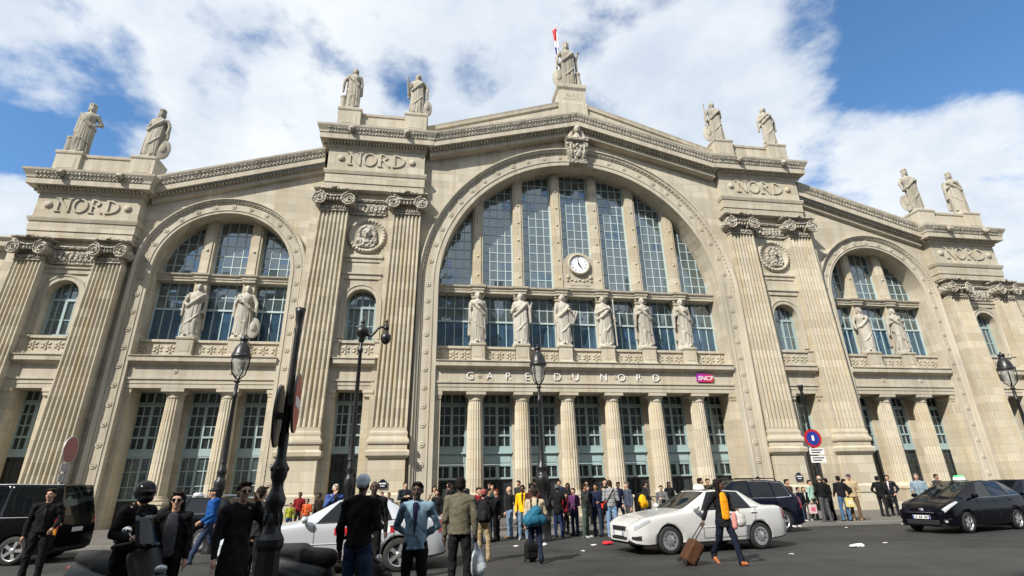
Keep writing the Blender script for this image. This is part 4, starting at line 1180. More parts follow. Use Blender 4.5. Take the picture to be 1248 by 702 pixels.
# ------------------------------------------------------------------ cars
def cr(p0, p1, p2, p3, t, k=.5):
    m1 = (p2-p0)*k; m2 = (p3-p1)*k
    t2 = t*t; t3 = t2*t
    return p1*(2*t3-3*t2+1)+m1*(t3-2*t2+t)+p2*(-2*t3+3*t2)+m2*(t3-t2)
HEADL = plain('headlight_lens', (.55,.57,.6), .06, metal=.4, coat=1); TAIL = plain('tail_lens', (.35,.01,.012), .12, coat=1)
AMBER = plain('amber_lens', (.6,.25,.03), .2, coat=1); PLATE = plain('number_plate', (.62,.63,.62), .4)
WELL = plain('wheel_well', (.006,.006,.006), .9)
class Car:
    """body from length-wise stations; front looks along -x; all parts hang on the empty"""
    def __init__(s, label, loc, rz, st, wheels, rw, pmat, wins, zbot=.22, name='car', cat='car', group='cars in front of the station', tyre_w=.20, scale=1.0, rim='ten'):
        s.root = thing(name, label, cat, loc, rz, group); s.root.scale = (scale,)*3
        s.st = st; s.zb = zbot; s.pmat = pmat
        nu, nv = len(st), 9
        s.grid = [[s.vert(u, v) for v in range(nv)] for u in range(nu)]
        KU, KV = 4, 3
        UU = (nu-1)*KU+1; VV = (nv-1)*KV+1
        P = [[s.P(i/KU, j/KV) for j in range(VV)] for i in range(UU)]
        vs = []; idx = {}
        for i in range(UU):
            for j in range(VV): idx[i,j,1] = len(vs); vs.append(P[i][j])
        for i in range(UU):
            for j in range(VV):
                if j in (0, VV-1): idx[i,j,-1] = idx[i,j,1]
                else: idx[i,j,-1] = len(vs); vs.append(Vector((P[i][j].x,-P[i][j].y,P[i][j].z)))
        fs = []; mi = []
        s.wins = []
        for w in wins: s.wins.append(w)
        def cell(i, j, sd):
            u, v = (i+.5)/KU, (j+.5)/KV
            for k,(nm,u0,u1,v0,v1,side) in enumerate(wins):
                if u0 < u < u1 and v0 < v < v1 and (side == 0 or side == sd): return 3+k
            if v < 1.7: return 1
            return 0
        for sd in (1,-1):
            for i in range(UU-1):
                for j in range(VV-1):
                    fs.append([idx[i,j,sd],idx[i+1,j,sd],idx[i+1,j+1,sd],idx[i,j+1,sd]]); mi.append(cell(i,j,sd))
        for i in (0, UU-1):
            fs.append([idx[i,j,1] for j in range(VV)]+[idx[i,j,-1] for j in range(VV-2,0,-1)]); mi.append(0)
        b = MB(); b.add(vs, fs, 0, True); b.m = mi; b.s = [True]*len(fs); b.s[-1] = b.s[-2] = False
        me = b.mesh('car_body')
        mats = [pmat, M['darkplastic'], WELL]+[M['glass_car']]*len(wins)
        tmpm = [bpy.data.materials.new('scratch') for m in mats]
        for m in tmpm: me.materials.append(m)
        # wheel arches
        W2 = max(x[2] for x in st)
        cut = MB()
        for x in wheels:
            for sd in (1,-1):
                cut.lathe([(rw*1.13,sd*W2*.52),(rw*1.13,sd*W2*1.3)], (x,0,rw), 32, 'Y', 2)
        cm_ = cut.mesh('cut')
        for m in tmpm: cm_.materials.append(m)
        co_ = bpy.data.objects.new('cut', cm_); TMP.collection.objects.link(co_)
        me2 = evaluated(me, [('BOOLEAN', dict(operation='DIFFERENCE', object=co_, solver='EXACT'))])
        bpy.data.objects.remove(co_)
        # take the glass out of the shell, one part per window
        bmx = bmesh.new(); bmx.from_mesh(me2)
        def sub(sel, name, ms, parent, push=0):
            c = bmx.copy(); dl = [f for f in c.faces if not sel(f.material_index)]
            bmesh.ops.delete(c, geom=dl, context='FACES')
            m = bpy.data.meshes.new(name); c.to_mesh(m); c.free()
            return link(name, m, ms, parent)
        s.body = sub(lambda k: k < 3, 'body', [pmat, M['darkplastic'], WELL], s.root)
        for k,w in enumerate(wins):
            o = sub(lambda q, k=k: q == 3+k, w[0], mats, s.root)
        bmx.free()
        for m in tmpm: bpy.data.materials.remove(m)
        for x in wheels:
            for sd in (1,-1): s.wheel(x, sd*(W2-.012-tyre_w/2), rw, tyre_w, sd, rim)
        s.W2 = W2
    def vert(s, u, v):
        xb, zb, wb, xr, zr, wr = s.st[u][:6]
        z0 = s.st[u][6] if len(s.st[u]) > 6 else s.zb
        h = zb-z0
        xm = xb
        return [Vector((xm,0,z0)), Vector((xm,wb*.88,z0)), Vector((xm,wb*.965,z0+.07)), Vector((xm,wb,z0+.38*h)), Vector((xm,wb*.985,z0+.78*h)), Vector((xm,wb*.935,zb)),
                Vector((xm+(xr-xm)*.93,wr,zb+(zr-zb)*.93)), Vector((xr,wr*.80,zr-.012)), Vector((xr,0,zr))][v]
    def P(s, u, v):
        nu, nv = len(s.grid), 9
        i = min(int(u), nu-2); t = u-i; j = min(int(v), nv-2); q = v-j
        def row(k):
            k = max(0, min(nu-1, k)); g = s.grid[k]
            def at_(m):
                if m > nv-1: w = g[2*(nv-1)-m]; return Vector((w.x,-w.y,w.z))
                if m < 0: w = g[-m]; return Vector((w.x,-w.y,w.z))
                return g[m]
            return cr(at_(j-1),at_(j),at_(j+1),at_(j+2),q,.32)
        return cr(row(i-1),row(i),row(i+1),row(i+2),t,.32)
    def patch(s, name, u0, u1, v0, v1, mat, sides=(1,-1), off=.008, n=6, shape=None):
        """sheet lying on the body skin"""
        out = []
        for sd in sides:
            vs = []; fs = []
            for i in range(n+1):
                for j in range(n+1):
                    a, c = i/n, j/n
                    if shape: a, c = shape(a, c)
                    u = u0+(u1-u0)*a; v = v0+(v1-v0)*c
                    p = s.P(u,v); e = .02
                    nr = (s.P(min(u+e,len(s.grid)-1.001),v)-s.P(max(u-e,0),v)).cross(s.P(u,min(v+e,7.999))-s.P(u,max(v-e,0)))
                    if nr.length > 0: nr.normalize()
                    c0 = Vector((0,0,.6)); 
                    if nr.dot(p-Vector((p.x*.7,0,.5))) < 0: nr = -nr
                    p = p+nr*off; vs.append((p.x,p.y*sd,p.z))
            for i in range(n):
                for j in range(n):
                    k = i*(n+1)+j; fs.append((k,k+1,k+n+2,k+n+1))
            b = MB(); b.add(vs, fs, 0, True)
            out.append(link(name, b.mesh(name, False), mat, s.root))
        return out
    def seam(s, name, pts, mat, rad=.006, sides=(1,-1), parent=None):
        for sd in sides:
            line = []
            for (u0,v0),(u1,v1) in zip(pts, pts[1:]):
                for k in range(7):
                    t = k/7; p = s.P(u0+(u1-u0)*t, v0+(v1-v0)*t); line.append((p.x,p.y*sd+sd*.001,p.z))
            p = s.P(*pts[-1]); line.append((p.x,p.y*sd,p.z))
            b = MB(); b.tube(line, rad, 6); b.obj(name, mat, parent or s.root)
    def wheel(s, x, y, r, w, sd, rim):
        h = w/2
        b = MB(); b.lathe([(r*.70,-h),(r*.90,-h),(r*.985,-h*.75),(r,-h*.4),(r,h*.4),(r*.985,h*.75),(r*.90,h),(r*.70,h)], (0,0,0), 32, 'Y', cap=False)
        t = b.obj('wheel', M['rubber'], s.root); t.location = (x,y,r)
        f = sd*h
        q = MB(); q.lathe([(r*.71,-f*.9),(r*.71,f*.85),(r*.66,f*.9),(r*.62,f*.55)], (0,0,0), 32, 'Y', cap=False)
        q.lathe([(r*.66,f*.40),(r*.1,f*.30)], (0,0,0), 32, 'Y', 1, cap=True)
        nsp = 9 if rim == 'ten' else (5 if rim == 'five' else 12)
        for i in range(nsp):
            a = 2*PI*i/nsp; ca, sa = math.cos(a), math.sin(a)
            ww = r*(.11 if rim == 'ten' else .12)
            p0 = Vector((ca*r*.12,f*.72,sa*r*.12)); p1 = Vector((ca*r*.68,f*.80,sa*r*.68)); nx = Vector((-sa,0,ca))
            e = Vector((0,-f*.35,0))
            vs = [p0-nx*ww*.8,p0+nx*ww*.8,p1+nx*ww,p1-nx*ww]; vs += [v+e for v in vs]
            q.add(vs, [(0,1,2,3),(4,7,6,5),(0,4,5,1),(1,5,6,2),(2,6,7,3),(3,7,4,0)])
        if rim == 'ten':
            q.lathe([(r*.66,f*.86),(r*.55,f*.92),(r*.50,f*.86)], (0,0,0), 32, 'Y', cap=False); q.lathe([(r*.34,f*.86),(r*.18,f*.98),(.001,f*1.0)], (0,0,0), 24, 'Y', cap=False)
        else: q.lathe([(r*.17,f*.8),(r*.13,f*.9),(.001,f*.92)], (0,0,0), 16, 'Y', cap=False)
        q.obj('rim', [M['alloy'],M['darkplastic']], t)
    def box(s, name, x0,x1,y0,y1,z0,z1, mat, bev=.012, parent=None):
        b = MB(); b.box(x0,x1,y0,y1,z0,z1)
        me = b.mesh(name)
        if bev: me = evaluated(me, [('BEVEL', dict(width=bev, segments=2, limit_method='NONE'))])
        return link(name, me, mat, parent or s.root)
    def mirror(s, x, y, z, mat=None):
        for sd in (1,-1):
            b = MB(); b.ball((x,sd*(y+.10),z+.06),(.075,.11,.075),12,8); b.cap((x+.02,sd*(y-.02),z-.02),(x+.01,sd*(y+.06),z+.02),.03,.035)
            m = b.obj('mirror', mat or s.pmat, s.root)
            g = MB(); g.box(x+.066,x+.072,sd*(y+.1)-.07,sd*(y+.1)+.07,z+.02,z+.10); g.obj('mirror_glass', M['chrome'], m)
    def handle(s, u, v):
        for sd in (1,-1):
            p = s.P(u,v); b = MB(); b.cap((p.x-.08,sd*(p.y+.012),p.z),(p.x+.08,sd*(p.y+.014),p.z+.004),.016,.016); b.obj('door_handle', s.pmat, s.root)
    def taxi_sign(s, x, z, mat, letters=True):
        b = MB(); b.loft([(x,0,z-.01,.13,.20),(x,0,z+.03,.13,.20),(x,0,z+.11,.10,.17),(x,0,z+.135,.07,.13)], 20); o = b.obj('taxi_sign', mat, s.root)
        b = MB(); b.box(x-.15,x+.15,-.22,.22,z-.03,z-.005); b.obj('sign_base', M['darkplastic'], o)
        return o

def sedan_st(L, W, H, hood=.98, belt=.96):
    h = L/2; w = W/2
    return [(-h,.58,w*.56,-h+.02,.61,w*.40,.30),
            (-h+.09,.68,w*.80,-h+.13,.72,w*.58,.23),
            (-h+.34,.80,w*.95,-h+.40,.845,w*.70,.20),
            (-h+.75,.88,w*.99,-h+.80,.915,w*.72),
            (-.72,.965,w,-.82,1.03,w*.70),            # foot of the windscreen
            (-.50,.97,w,-.02,H-.035,w*.62),           # windscreen head
            (-.40,.97,w,.06,H-.02,w*.635),            # front door glass starts
            (.38,.985,w,.40,H,w*.645),
            (.46,.985,w,.48,H,w*.645),
            (1.18,1.0,w,.98,H-.035,w*.62),
            (1.36,1.005,w,1.12,H-.06,w*.60),          # rear glass head
            (1.62,1.02,w*.99,1.72,1.08,w*.62),        # rear glass foot
            (h-.25,1.01,w*.93,h-.20,1.05,w*.66,.26),
            (h-.05,.95,w*.82,h-.06,.99,w*.60,.30),
            (h,.66,w*.74,h,.70,w*.56,.36)]
SEDAN_WIN = [('windscreen',4,5,5.9,9,0),('side_window',6,7,5.12,5.93,1),('side_window',6,7,5.12,5.93,-1),('side_window',8,9,5.12,5.93,1),('side_window',8,9,5.12,5.93,-1),('rear_window',10,11,6.0,9,0)]
def dress_sedan(c, L, W, H, plate_blue=True):
    h = L/2
    c.patch('headlight', .85, 2.35, 3.85, 5.0, HEADL, shape=lambda a,b: (a, b*(1-.55*a)+.5*a))
    c.patch('tail_light', 12.2, 13.8, 3.6, 4.9, TAIL)
    c.box('grille', -h-.010,-h+.06,-.33,.33,.545,.635, M['darkplastic'])
    c.box('chrome_strip', -h-.014,-h+.04,-.35,.35,.635,.652, M['chrome'], .004)
    c.box('air_intake', -h-.006,-h+.06,-.40,.40,.325,.405, M['darkplastic'])
    c.patch('fog_lamp_recess', .5, 1.5, 2.5, 3.2, M['darkplastic'])
    p = c.box('number_plate', -h-.024,-h-.010,-.26,.26,.425,.53, PLATE, .003)
    c.box('plate_band', -h-.0265,-h-.0245,.215,.255,.43,.525, BLUE, 0, p); c.box('plate_band', -h-.0265,-h-.0245,-.255,-.215,.43,.525, BLUE, 0, p)
    c.box('number_plate', h+.002,h+.012,-.26,.26,.56,.67, PLATE, .003)
    for u in (5.95, 7.5): c.seam('door_seam', [(u,2.3),(u,4.0),(u+.02,5.05)], M['darkplastic'])
    c.seam('door_seam', [(9.0,3.3),(9.25,3.9),(9.4,5.05)], M['darkplastic'])
    c.seam('door_seam', [(5.95,2.3),(8.6,2.3)], M['darkplastic'])
    c.seam('side_strip', [(5.2,3.3),(8.7,3.3)], c.pmat, .012)
    c.seam('window_trim', [(6,5.08),(10.2,5.08)], M['darkplastic'], .009)
    c.handle(7.15, 4.45); c.handle(9.05, 4.45)
    c.mirror(-.62, W/2*.95, 1.0)
    for y in (.12,-.35):
        b = MB(); b.cap((-.78,y,1.035),(-.55,y+.38,1.115),.008,.006,6); b.obj('wiper', M['black'], c.root)

WHITEP = paint('white_car_paint', (.52,.52,.515), 0, .22)
c = Car('white taxi saloon driving past the middle of the station front', (-2.02,-14.35,0), R(8), sedan_st(4.7,1.80,1.47), (-1.40,1.32), .325, WHITEP, SEDAN_WIN, cat='taxi')
dress_sedan(c, 4.7, 1.80, 1.47); c.taxi_sign(.22, 1.475, M['white'])

SILVERP = paint('silver_car_paint', (.50,.52,.55), .25, .25)
c = Car('silver saloon with red and white door panels behind the men at centre left', (-11.25,-15.6,0), R(3), sedan_st(4.75,1.82,1.45), (-1.42,1.34), .33, SILVERP, SEDAN_WIN, cat='car', rim='five')
dress_sedan(c, 4.75, 1.82, 1.45)
for (u0,u1,m) in ((7.75,8.1,RED),(8.1,8.9,SIGNW),(8.9,9.15,RED),(6.5,6.9,RED)): c.patch('door_sticker', u0, u1, 3.75, 4.5, m, off=.006)

# black estate taxi, far left
BLACKP = paint('black_car_paint', (.004,.004,.005), 0, .3)
NAVYP = paint('navy_car_paint', (.004,.006,.014), 0, .3)
def estate_st(L, W, H, belt=1.0):
    h = L/2; w = W/2
    return [(-h,.62,w*.58,-h+.02,.66,w*.42,.30),(-h+.09,.75,w*.81,-h+.13,.79,w*.60,.23),(-h+.34,.88,w*.95,-h+.40,.92,w*.70,.20),(-h+.75,.95,w*.99,-h+.80,.99,w*.72),
            (-.90,belt,w,-1.0,belt+.07,w*.70),(-.62,belt,w,-.12,H-.05,w*.66),(-.5,belt,w,-.02,H-.03,w*.68),(.36,belt+.01,w,.38,H,w*.70),(.46,belt+.01,w,.48,H,w*.70),
            (1.28,belt+.02,w,1.26,H-.01,w*.69),(1.38,belt+.02,w,1.36,H-.015,w*.69),(h-.38,belt+.05,w*.98,h-.62,H-.05,w*.66),(h-.26,belt+.06,w*.96,h-.50,H-.07,w*.64),
            (h-.06,belt+.02,w*.90,h-.10,belt+.08,w*.72,.26),(h-.01,.72,w*.86,h-.02,.76,w*.66,.30),(h,.52,w*.80,h,.56,w*.60,.36)]
ESTATE_WIN = [('windscreen',4,5,5.9,9,0)]+[('side_window',a,a+1,5.12,5.93,sd) for a in (6,8,10) for sd in (1,-1)]+[('rear_window',12,13,6.05,9,0)]
def dress_estate(c, L, W, H, belt=1.0):
    h = L/2
    c.patch('headlight', .8, 2.6, 4.2, 5.2, HEADL, shape=lambda a,b: (a, b*(1-.45*a)+.35*a))
    c.patch('tail_light', 12.6, 13.9, 3.5, 5.2, TAIL)
    c.box('grille', -h-.012,-h+.05,-.40,.40,.56,.68, M['darkplastic']); c.box('chrome_strip', -h-.018,-h+.02,-.42,.42,.68,.70, M['chrome'], .004)
    c.box('air_intake', -h-.006,-h+.06,-.42,.42,.33,.42, M['darkplastic'])
    p = c.box('number_plate', -h-.024,-h-.013,-.26,.26,.43,.54, PLATE, .003)
    c.box('plate_band', -h-.0265,-h-.0245,.215,.255,.435,.535, BLUE, 0, p); c.box('plate_band', -h-.0265,-h-.0245,-.255,-.215,.435,.535, BLUE, 0, p)
    c.box('number_plate', h+.002,h+.012,-.26,.26,.66,.77, PLATE, .003)
    for u in (5.95, 7.5): c.seam('door_seam', [(u,2.3),(u,4.0),(u+.02,5.05)], M['darkplastic'])
    c.seam('window_trim', [(6,5.1),(11,5.1)], M['chrome'], .010)
    c.handle(7.15, 4.45); c.handle(9.1, 4.45); c.mirror(-.76, W/2*.95, belt+.03)
c = Car('black taxi estate parked at a slant behind the people at far left', (-16.75,-9.3,0), R(-24), estate_st(4.6,1.80,1.52), (-1.40,1.30), .325, BLACKP, ESTATE_WIN, cat='taxi', rim='ten')
dress_estate(c, 4.6, 1.80, 1.52); c.taxi_sign(.1, 1.52, M['white'])
for sd in (1,-1):
    b = MB(); b.tube([(-.1,sd*.60,1.53),(0,sd*.61,1.57),(1.5,sd*.60,1.55),(1.6,sd*.59,1.50)], .018, 6); b.obj('roof_rail', M['chrome'], c.root)

c = Car('dark blue off road car half hidden behind the white taxi', (1.55,-9.85,0), R(2), estate_st(4.75,1.92,1.73,1.08), (-1.42,1.44), .37, NAVYP, ESTATE_WIN, cat='car', rim='five')
dress_estate(c, 4.75, 1.92, 1.73, 1.08)
for sd in (1,-1):
    b = MB(); b.tube([(-.1,sd*.66,1.74),(0,sd*.67,1.79),(1.55,sd*.66,1.77),(1.65,sd*.65,1.70)], .02, 6); b.obj('roof_rail', M['darkplastic'], c.root)
    c.seam('window_trim', [(10,5.05),(11,5.1),(11.05,5.9),(8,5.97)], M['chrome'], .012, (sd,))

# black hybrid people carrier, right
L_, W_, H_ = 4.62, 1.78, 1.58; h = L_/2; w = W_/2
st = [(-h,.58,w*.66,-h+.03,.62,w*.45,.24),(-h+.07,.70,w*.82,-h+.13,.76,w*.56,.20),(-h+.30,.84,w*.95,-h+.40,.90,w*.66,.19),(-h+.66,.94,w*.99,-h+.78,1.01,w*.70),
      (-1.12,1.01,w,-1.28,1.10,w*.70),(-.80,1.02,w,-.02,H_-.04,w*.63),(-.62,1.02,w,.12,H_-.02,w*.65),(.30,1.03,w,.38,H_,w*.665),(.42,1.03,w,.48,H_,w*.665),
      (1.22,1.05,w,1.20,H_-.03,w*.65),(1.34,1.05,w,1.30,H_-.04,w*.65),(h-.36,1.08,w*.97,h-.62,H_-.12,w*.62),(h-.26,1.09,w*.95,h-.50,H_-.15,w*.60),
      (h-.06,1.02,w*.88,h-.12,1.10,w*.70,.26),(h-.01,.72,w*.84,h-.02,.76,w*.64,.30),(h,.52,w*.78,h,.56,w*.58,.36)]
c = Car('black taxi people carrier with a green roof light at far right', (9.05,-11.95,0), R(14), st, (-1.42,1.36), .32, paint('deep_black_paint', (.003,.003,.006), 0, .3), ESTATE_WIN, cat='taxi', rim='five')
c.patch('headlight', .9, 2.9, 4.35, 5.35, HEADL, shape=lambda a,b: (a, b*(1-.5*a)+.45*a))
c.patch('fog_lamp', .55, .95, 2.6, 3.1, HEADL); c.patch('tail_light', 12.6, 13.9, 3.5, 5.2, TAIL)
c.patch('bumper_trim', .45, 1.5, 3.15, 3.3, M['chrome'])
c.box('air_intake', -h-.008,-h+.06,-.5,.5,.26,.40, M['darkplastic']); c.box('chrome_strip', -h-.01,-h+.05,-.40,.40,.605,.625, M['chrome'], .004)
p = c.box('number_plate', -h-.024,-h-.010,-.27,.27,.43,.54, PLATE, .003); c.box('plate_band', -h-.0265,-h-.0245,.225,.265,.435,.535, BLUE, 0, p); c.box('plate_band', -h-.0265,-h-.0245,-.265,-.225,.435,.535, BLUE, 0, p)
for k in range(7):
    if k in (2,5): continue
    c.box('plate_letter', -h-.0268,-h-.0242,-.19+.055*k,-.155+.055*k,.455,.515, M['black'], 0, p)
b = MB(); b.ball((-h+.06,0,.70),(.03,.09,.05),14,8); b.obj('badge', M['chrome'], c.root)
for u in (5.95, 7.5): c.seam('door_seam', [(u,2.3),(u,4.0),(u+.02,5.05)], M['darkplastic'])
c.seam('window_trim', [(6,5.06),(11,5.08)], M['chrome'], .007); c.handle(7.15, 4.45); c.handle(9.1, 4.45); c.mirror(-.86, w*.95, 1.05)
GREENL = NT('green_taxi_light'); GREENL.base((.03,.45,.12)); GREENL.b.inputs['Emission Color'].default_value = (.05,.9,.25,1); GREENL.b.inputs['Emission Strength'].default_value = .6
o = c.taxi_sign(.30, 1.585, M['white'])
b = MB(); b.loft([(.30,0,1.705,.105,.175),(.30,0,1.735,.08,.14),(.30,0,1.75,.05,.09)], 20); b.obj('green_light', GREENL.m, o)

# dark car behind it at the edge of the picture
c = Car('dark estate car cut by the right edge behind the black taxi', (13.6,-9.9,0), R(6), estate_st(4.6,1.82,1.60), (-1.40,1.35), .33, NAVYP, ESTATE_WIN, cat='car', rim='five')
dress_estate(c, 4.6, 1.82, 1.60)

# black van, far left
L_, W_, H_ = 4.9, 1.92, 1.95; h = L_/2; w = W_/2
st = [(-h,.72,w*.76,-h+.02,.78,w*.56,.28),(-h+.08,.84,w*.88,-h+.14,.90,w*.66,.24),(-h+.34,.96,w*.97,-h+.44,1.02,w*.74,.22),(-h+.75,1.04,w,-h+.85,1.10,w*.78),
      (-1.55,1.10,w,-1.62,1.18,w*.78),(-1.35,1.10,w,-.75,H_-.05,w*.78),(-1.2,1.10,w,-.62,H_-.03,w*.80),(-.25,1.10,w,-.22,H_,w*.82),(-.12,1.10,w,-.1,H_,w*.82),
      (1.0,1.10,w,1.0,H_,w*.82),(1.1,1.10,w,1.1,H_,w*.82),(h-.28,1.10,w*.99,h-.36,H_-.03,w*.80),(h-.14,1.10,w*.985,h-.20,H_-.06,w*.78),
      (h-.03,1.08,w*.96,h-.06,1.16,w*.80,.28),(h-.005,.78,w*.94,h-.01,.82,w*.74,.30),(h,.52,w*.90,h,.56,w*.66,.36)]
c = Car('black passenger van at the left edge, tail lights towards the middle', (-21.3,-11.55,0), R(2), st, (-1.62,1.55), .34, BLACKP, ESTATE_WIN, cat='van', name='van', rim='five')
c.patch('tail_light', 12.3, 13.6, 3.7, 5.6, TAIL); c.patch('tail_light', 12.4, 13.4, 3.35, 3.68, AMBER); c.patch('headlight', .8, 2.6, 4.2, 5.2, HEADL)
c.box('number_plate', h+.002,h+.012,-.26,.26,.72,.83, PLATE, .003); c.seam('window_trim', [(6,5.05),(11.6,5.05)], M['chrome'], .012); c.handle(7.15,4.5); c.mirror(-1.3, w*.96, 1.15)
c.seam('roof_trim', [(6,6.3),(11.8,6.3)], M['chrome'], .016)
for u in (5.95, 7.5): c.seam('door_seam', [(u,2.3),(u,4.0),(u+.02,5.05)], M['darkplastic'])

# ------------------------------------------------------------------ motor scooters
def scooter(label, x, y, rz, pmat, cover=False):
    r = thing('scooter', label, 'scooter', (x,y,0), rz, 'parked scooters')
    def wheel(px, rad):
        b = MB(); b.lathe([(rad*.62,-.06),(rad*.9,-.06),(rad,-.02),(rad,.02),(rad*.9,.06),(rad*.62,.06)], (0,0,0), 24, 'Y', cap=False); o = b.obj('wheel', M['rubber'], r); o.location = (px,0,rad)
        q = MB(); q.lathe([(rad*.64,-.05),(rad*.64,.05)], (0,0,0), 24, 'Y', cap=False); q.lathe([(rad*.2,-.06),(rad*.2,.06)], (0,0,0), 14, 'Y')
        for i in range(5):
            a = 2*PI*i/5; q.cap((0,0,0),(rad*.64*math.cos(a),0,rad*.64*math.sin(a)),.03,.02,6)
        q.obj('rim', M['alloy'], o)
    wheel(-.72,.27); wheel(.68,.26)
    b = MB(); b.cap((-.62,0,.50),(-.42,0,.98),.17,.13); b.cap((-.60,.10,.42),(-.38,.16,.88),.09,.07); b.cap((-.60,-.10,.42),(-.38,-.16,.88),.09,.07); b.cap((-.74,0,.60),(-.66,0,.52),.10,.12)
    b.cap((-.35,0,.36),(.15,0,.34),.15,.17); b.cap((.12,0,.50),(.82,0,.66),.20,.14); b.cap((.25,.1,.45),(.85,.08,.62),.12,.08); b.cap((.25,-.1,.45),(.85,-.08,.62),.12,.08)
    link('fairing', skin(b, .022, 4), pmat, r)
    b = MB(); b.cap((.02,0,.74),(.40,0,.76),.13,.13); b.cap((.42,0,.82),(.80,0,.84),.12,.09); link('seat', skin(b, .022, 4), M['rubber'], r)
    b = MB(); b.cap((-.86,0,.52),(-.58,0,.56),.07,.08); b.cap((-.72,0,.56),(-.50,0,.40),.08,.06); link('mudguard', skin(b,.02,3), pmat, r)
    b = MB(); b.tube([(-.72,.07,.27),(-.60,.07,.6)], .022, 8); b.tube([(-.72,-.07,.27),(-.60,-.07,.6)], .022, 8); b.obj('fork', M['chrome'], r)
    b = MB(); b.tube([(-.34,.36,1.02),(-.40,.18,1.05),(-.44,0,1.03),(-.40,-.18,1.05),(-.34,-.36,1.02)], .022, 8); hb = b.obj('handlebar', M['darkplastic'], r)
    for sd in (1,-1):
        b = MB(); b.cap((-.34,sd*.25,1.02),(-.31,sd*.38,1.01),.026,.026); b.obj('grip', M['rubber'], hb)
        b = MB(); b.tube([(-.42,sd*.2,1.05),(-.40,sd*.28,1.16)], .008, 6); b.ball((-.40,sd*.31,1.20),(.02,.07,.045)); b.obj('mirror', M['chrome'], r)
    b = MB(); b.ball((-.72,0,.74),(.035,.085,.05),14,8); b.obj('headlight', HEADL, r)
    b = MB(); b.ball((.94,0,.70),(.04,.09,.05),12,8); b.obj('tail_light', TAIL, r)
    b = MB(); b.tube([(.2,-.17,.30),(.5,-.19,.30),(.9,-.2,.40)], [.04,.06,.065], 10); b.obj('exhaust', M['chrome'], r)
    b = MB(); b.box(.93,.94,-.09,.09,.46,.60); b.obj('number_plate', PLATE, r)
    b = MB(); vs = []; fs = []
    for i in range(7):
        for j in range(7):
            u = (i-3)/3; v = j/6; vs.append((-.56+.20*v+.05*u*u,u*.24*(1-.25*v),.98+.38*v))
    for i in range(6):
        for j in range(6): fs.append((i*7+j,i*7+j+1,(i+1)*7+j+1,(i+1)*7+j))
    b.add(vs, fs, 0, True); link('screen', evaluated(b.mesh('s'), [('SOLIDIFY', dict(thickness=.006))]), M['glass_car'], r)
    return r
scooter('black scooter parked beside the big black post, nearest the camera', -10.62, -20.6, R(160), M['darkplastic'])
scooter('black scooter with a blue plate ridden by the helmeted person at left', -13.2, -20.75, R(150), M['darkplastic'])
# ------------------------------------------------------------------ people
LIGHT = (.50,.30,.21); MID = (.30,.165,.10); BROWN = (.11,.055,.033); DARK = (.045,.023,.015); TAN = (.40,.23,.15)
BLK = (.010,.010,.011); NAVY = (.012,.016,.035); JEAN = (.028,.045,.085); PALEJ = (.15,.22,.32); GREYT = (.07,.07,.075)
GRP = 'people on the forecourt'
EYE = plain('eye_dark', (.012,.009,.008), .2)
ARM = {'down': ((.06,.03,-.29),(.07,-.03,-.55)), 'swingf': ((.06,-.08,-.28),(.05,-.24,-.48)), 'swingb': ((.07,.13,-.26),(.08,.16,-.50)),
       'pocket': ((.13,.08,-.27),(.03,-.07,-.46)), 'bent': ((.06,.03,-.29),(.01,-.25,-.30)), 'cross': ((.08,-.07,-.27),(-.16,-.21,-.20)),
       'phone': ((.10,-.13,-.22),(-.06,-.16,.10)), 'behind': ((.12,.13,-.27),(-.12,.17,-.43)), 'hold': ((.07,.0,-.29),(.02,-.20,-.42)),
       'hip': ((.20,.08,-.22),(.06,-.02,-.40)), 'strap': ((.08,-.05,-.28),(-.08,-.19,-.10)), 'pull': ((.08,.12,-.26),(.12,.28,-.46)), 'mouth': ((.10,-.12,-.24),(-.12,-.20,.06))}
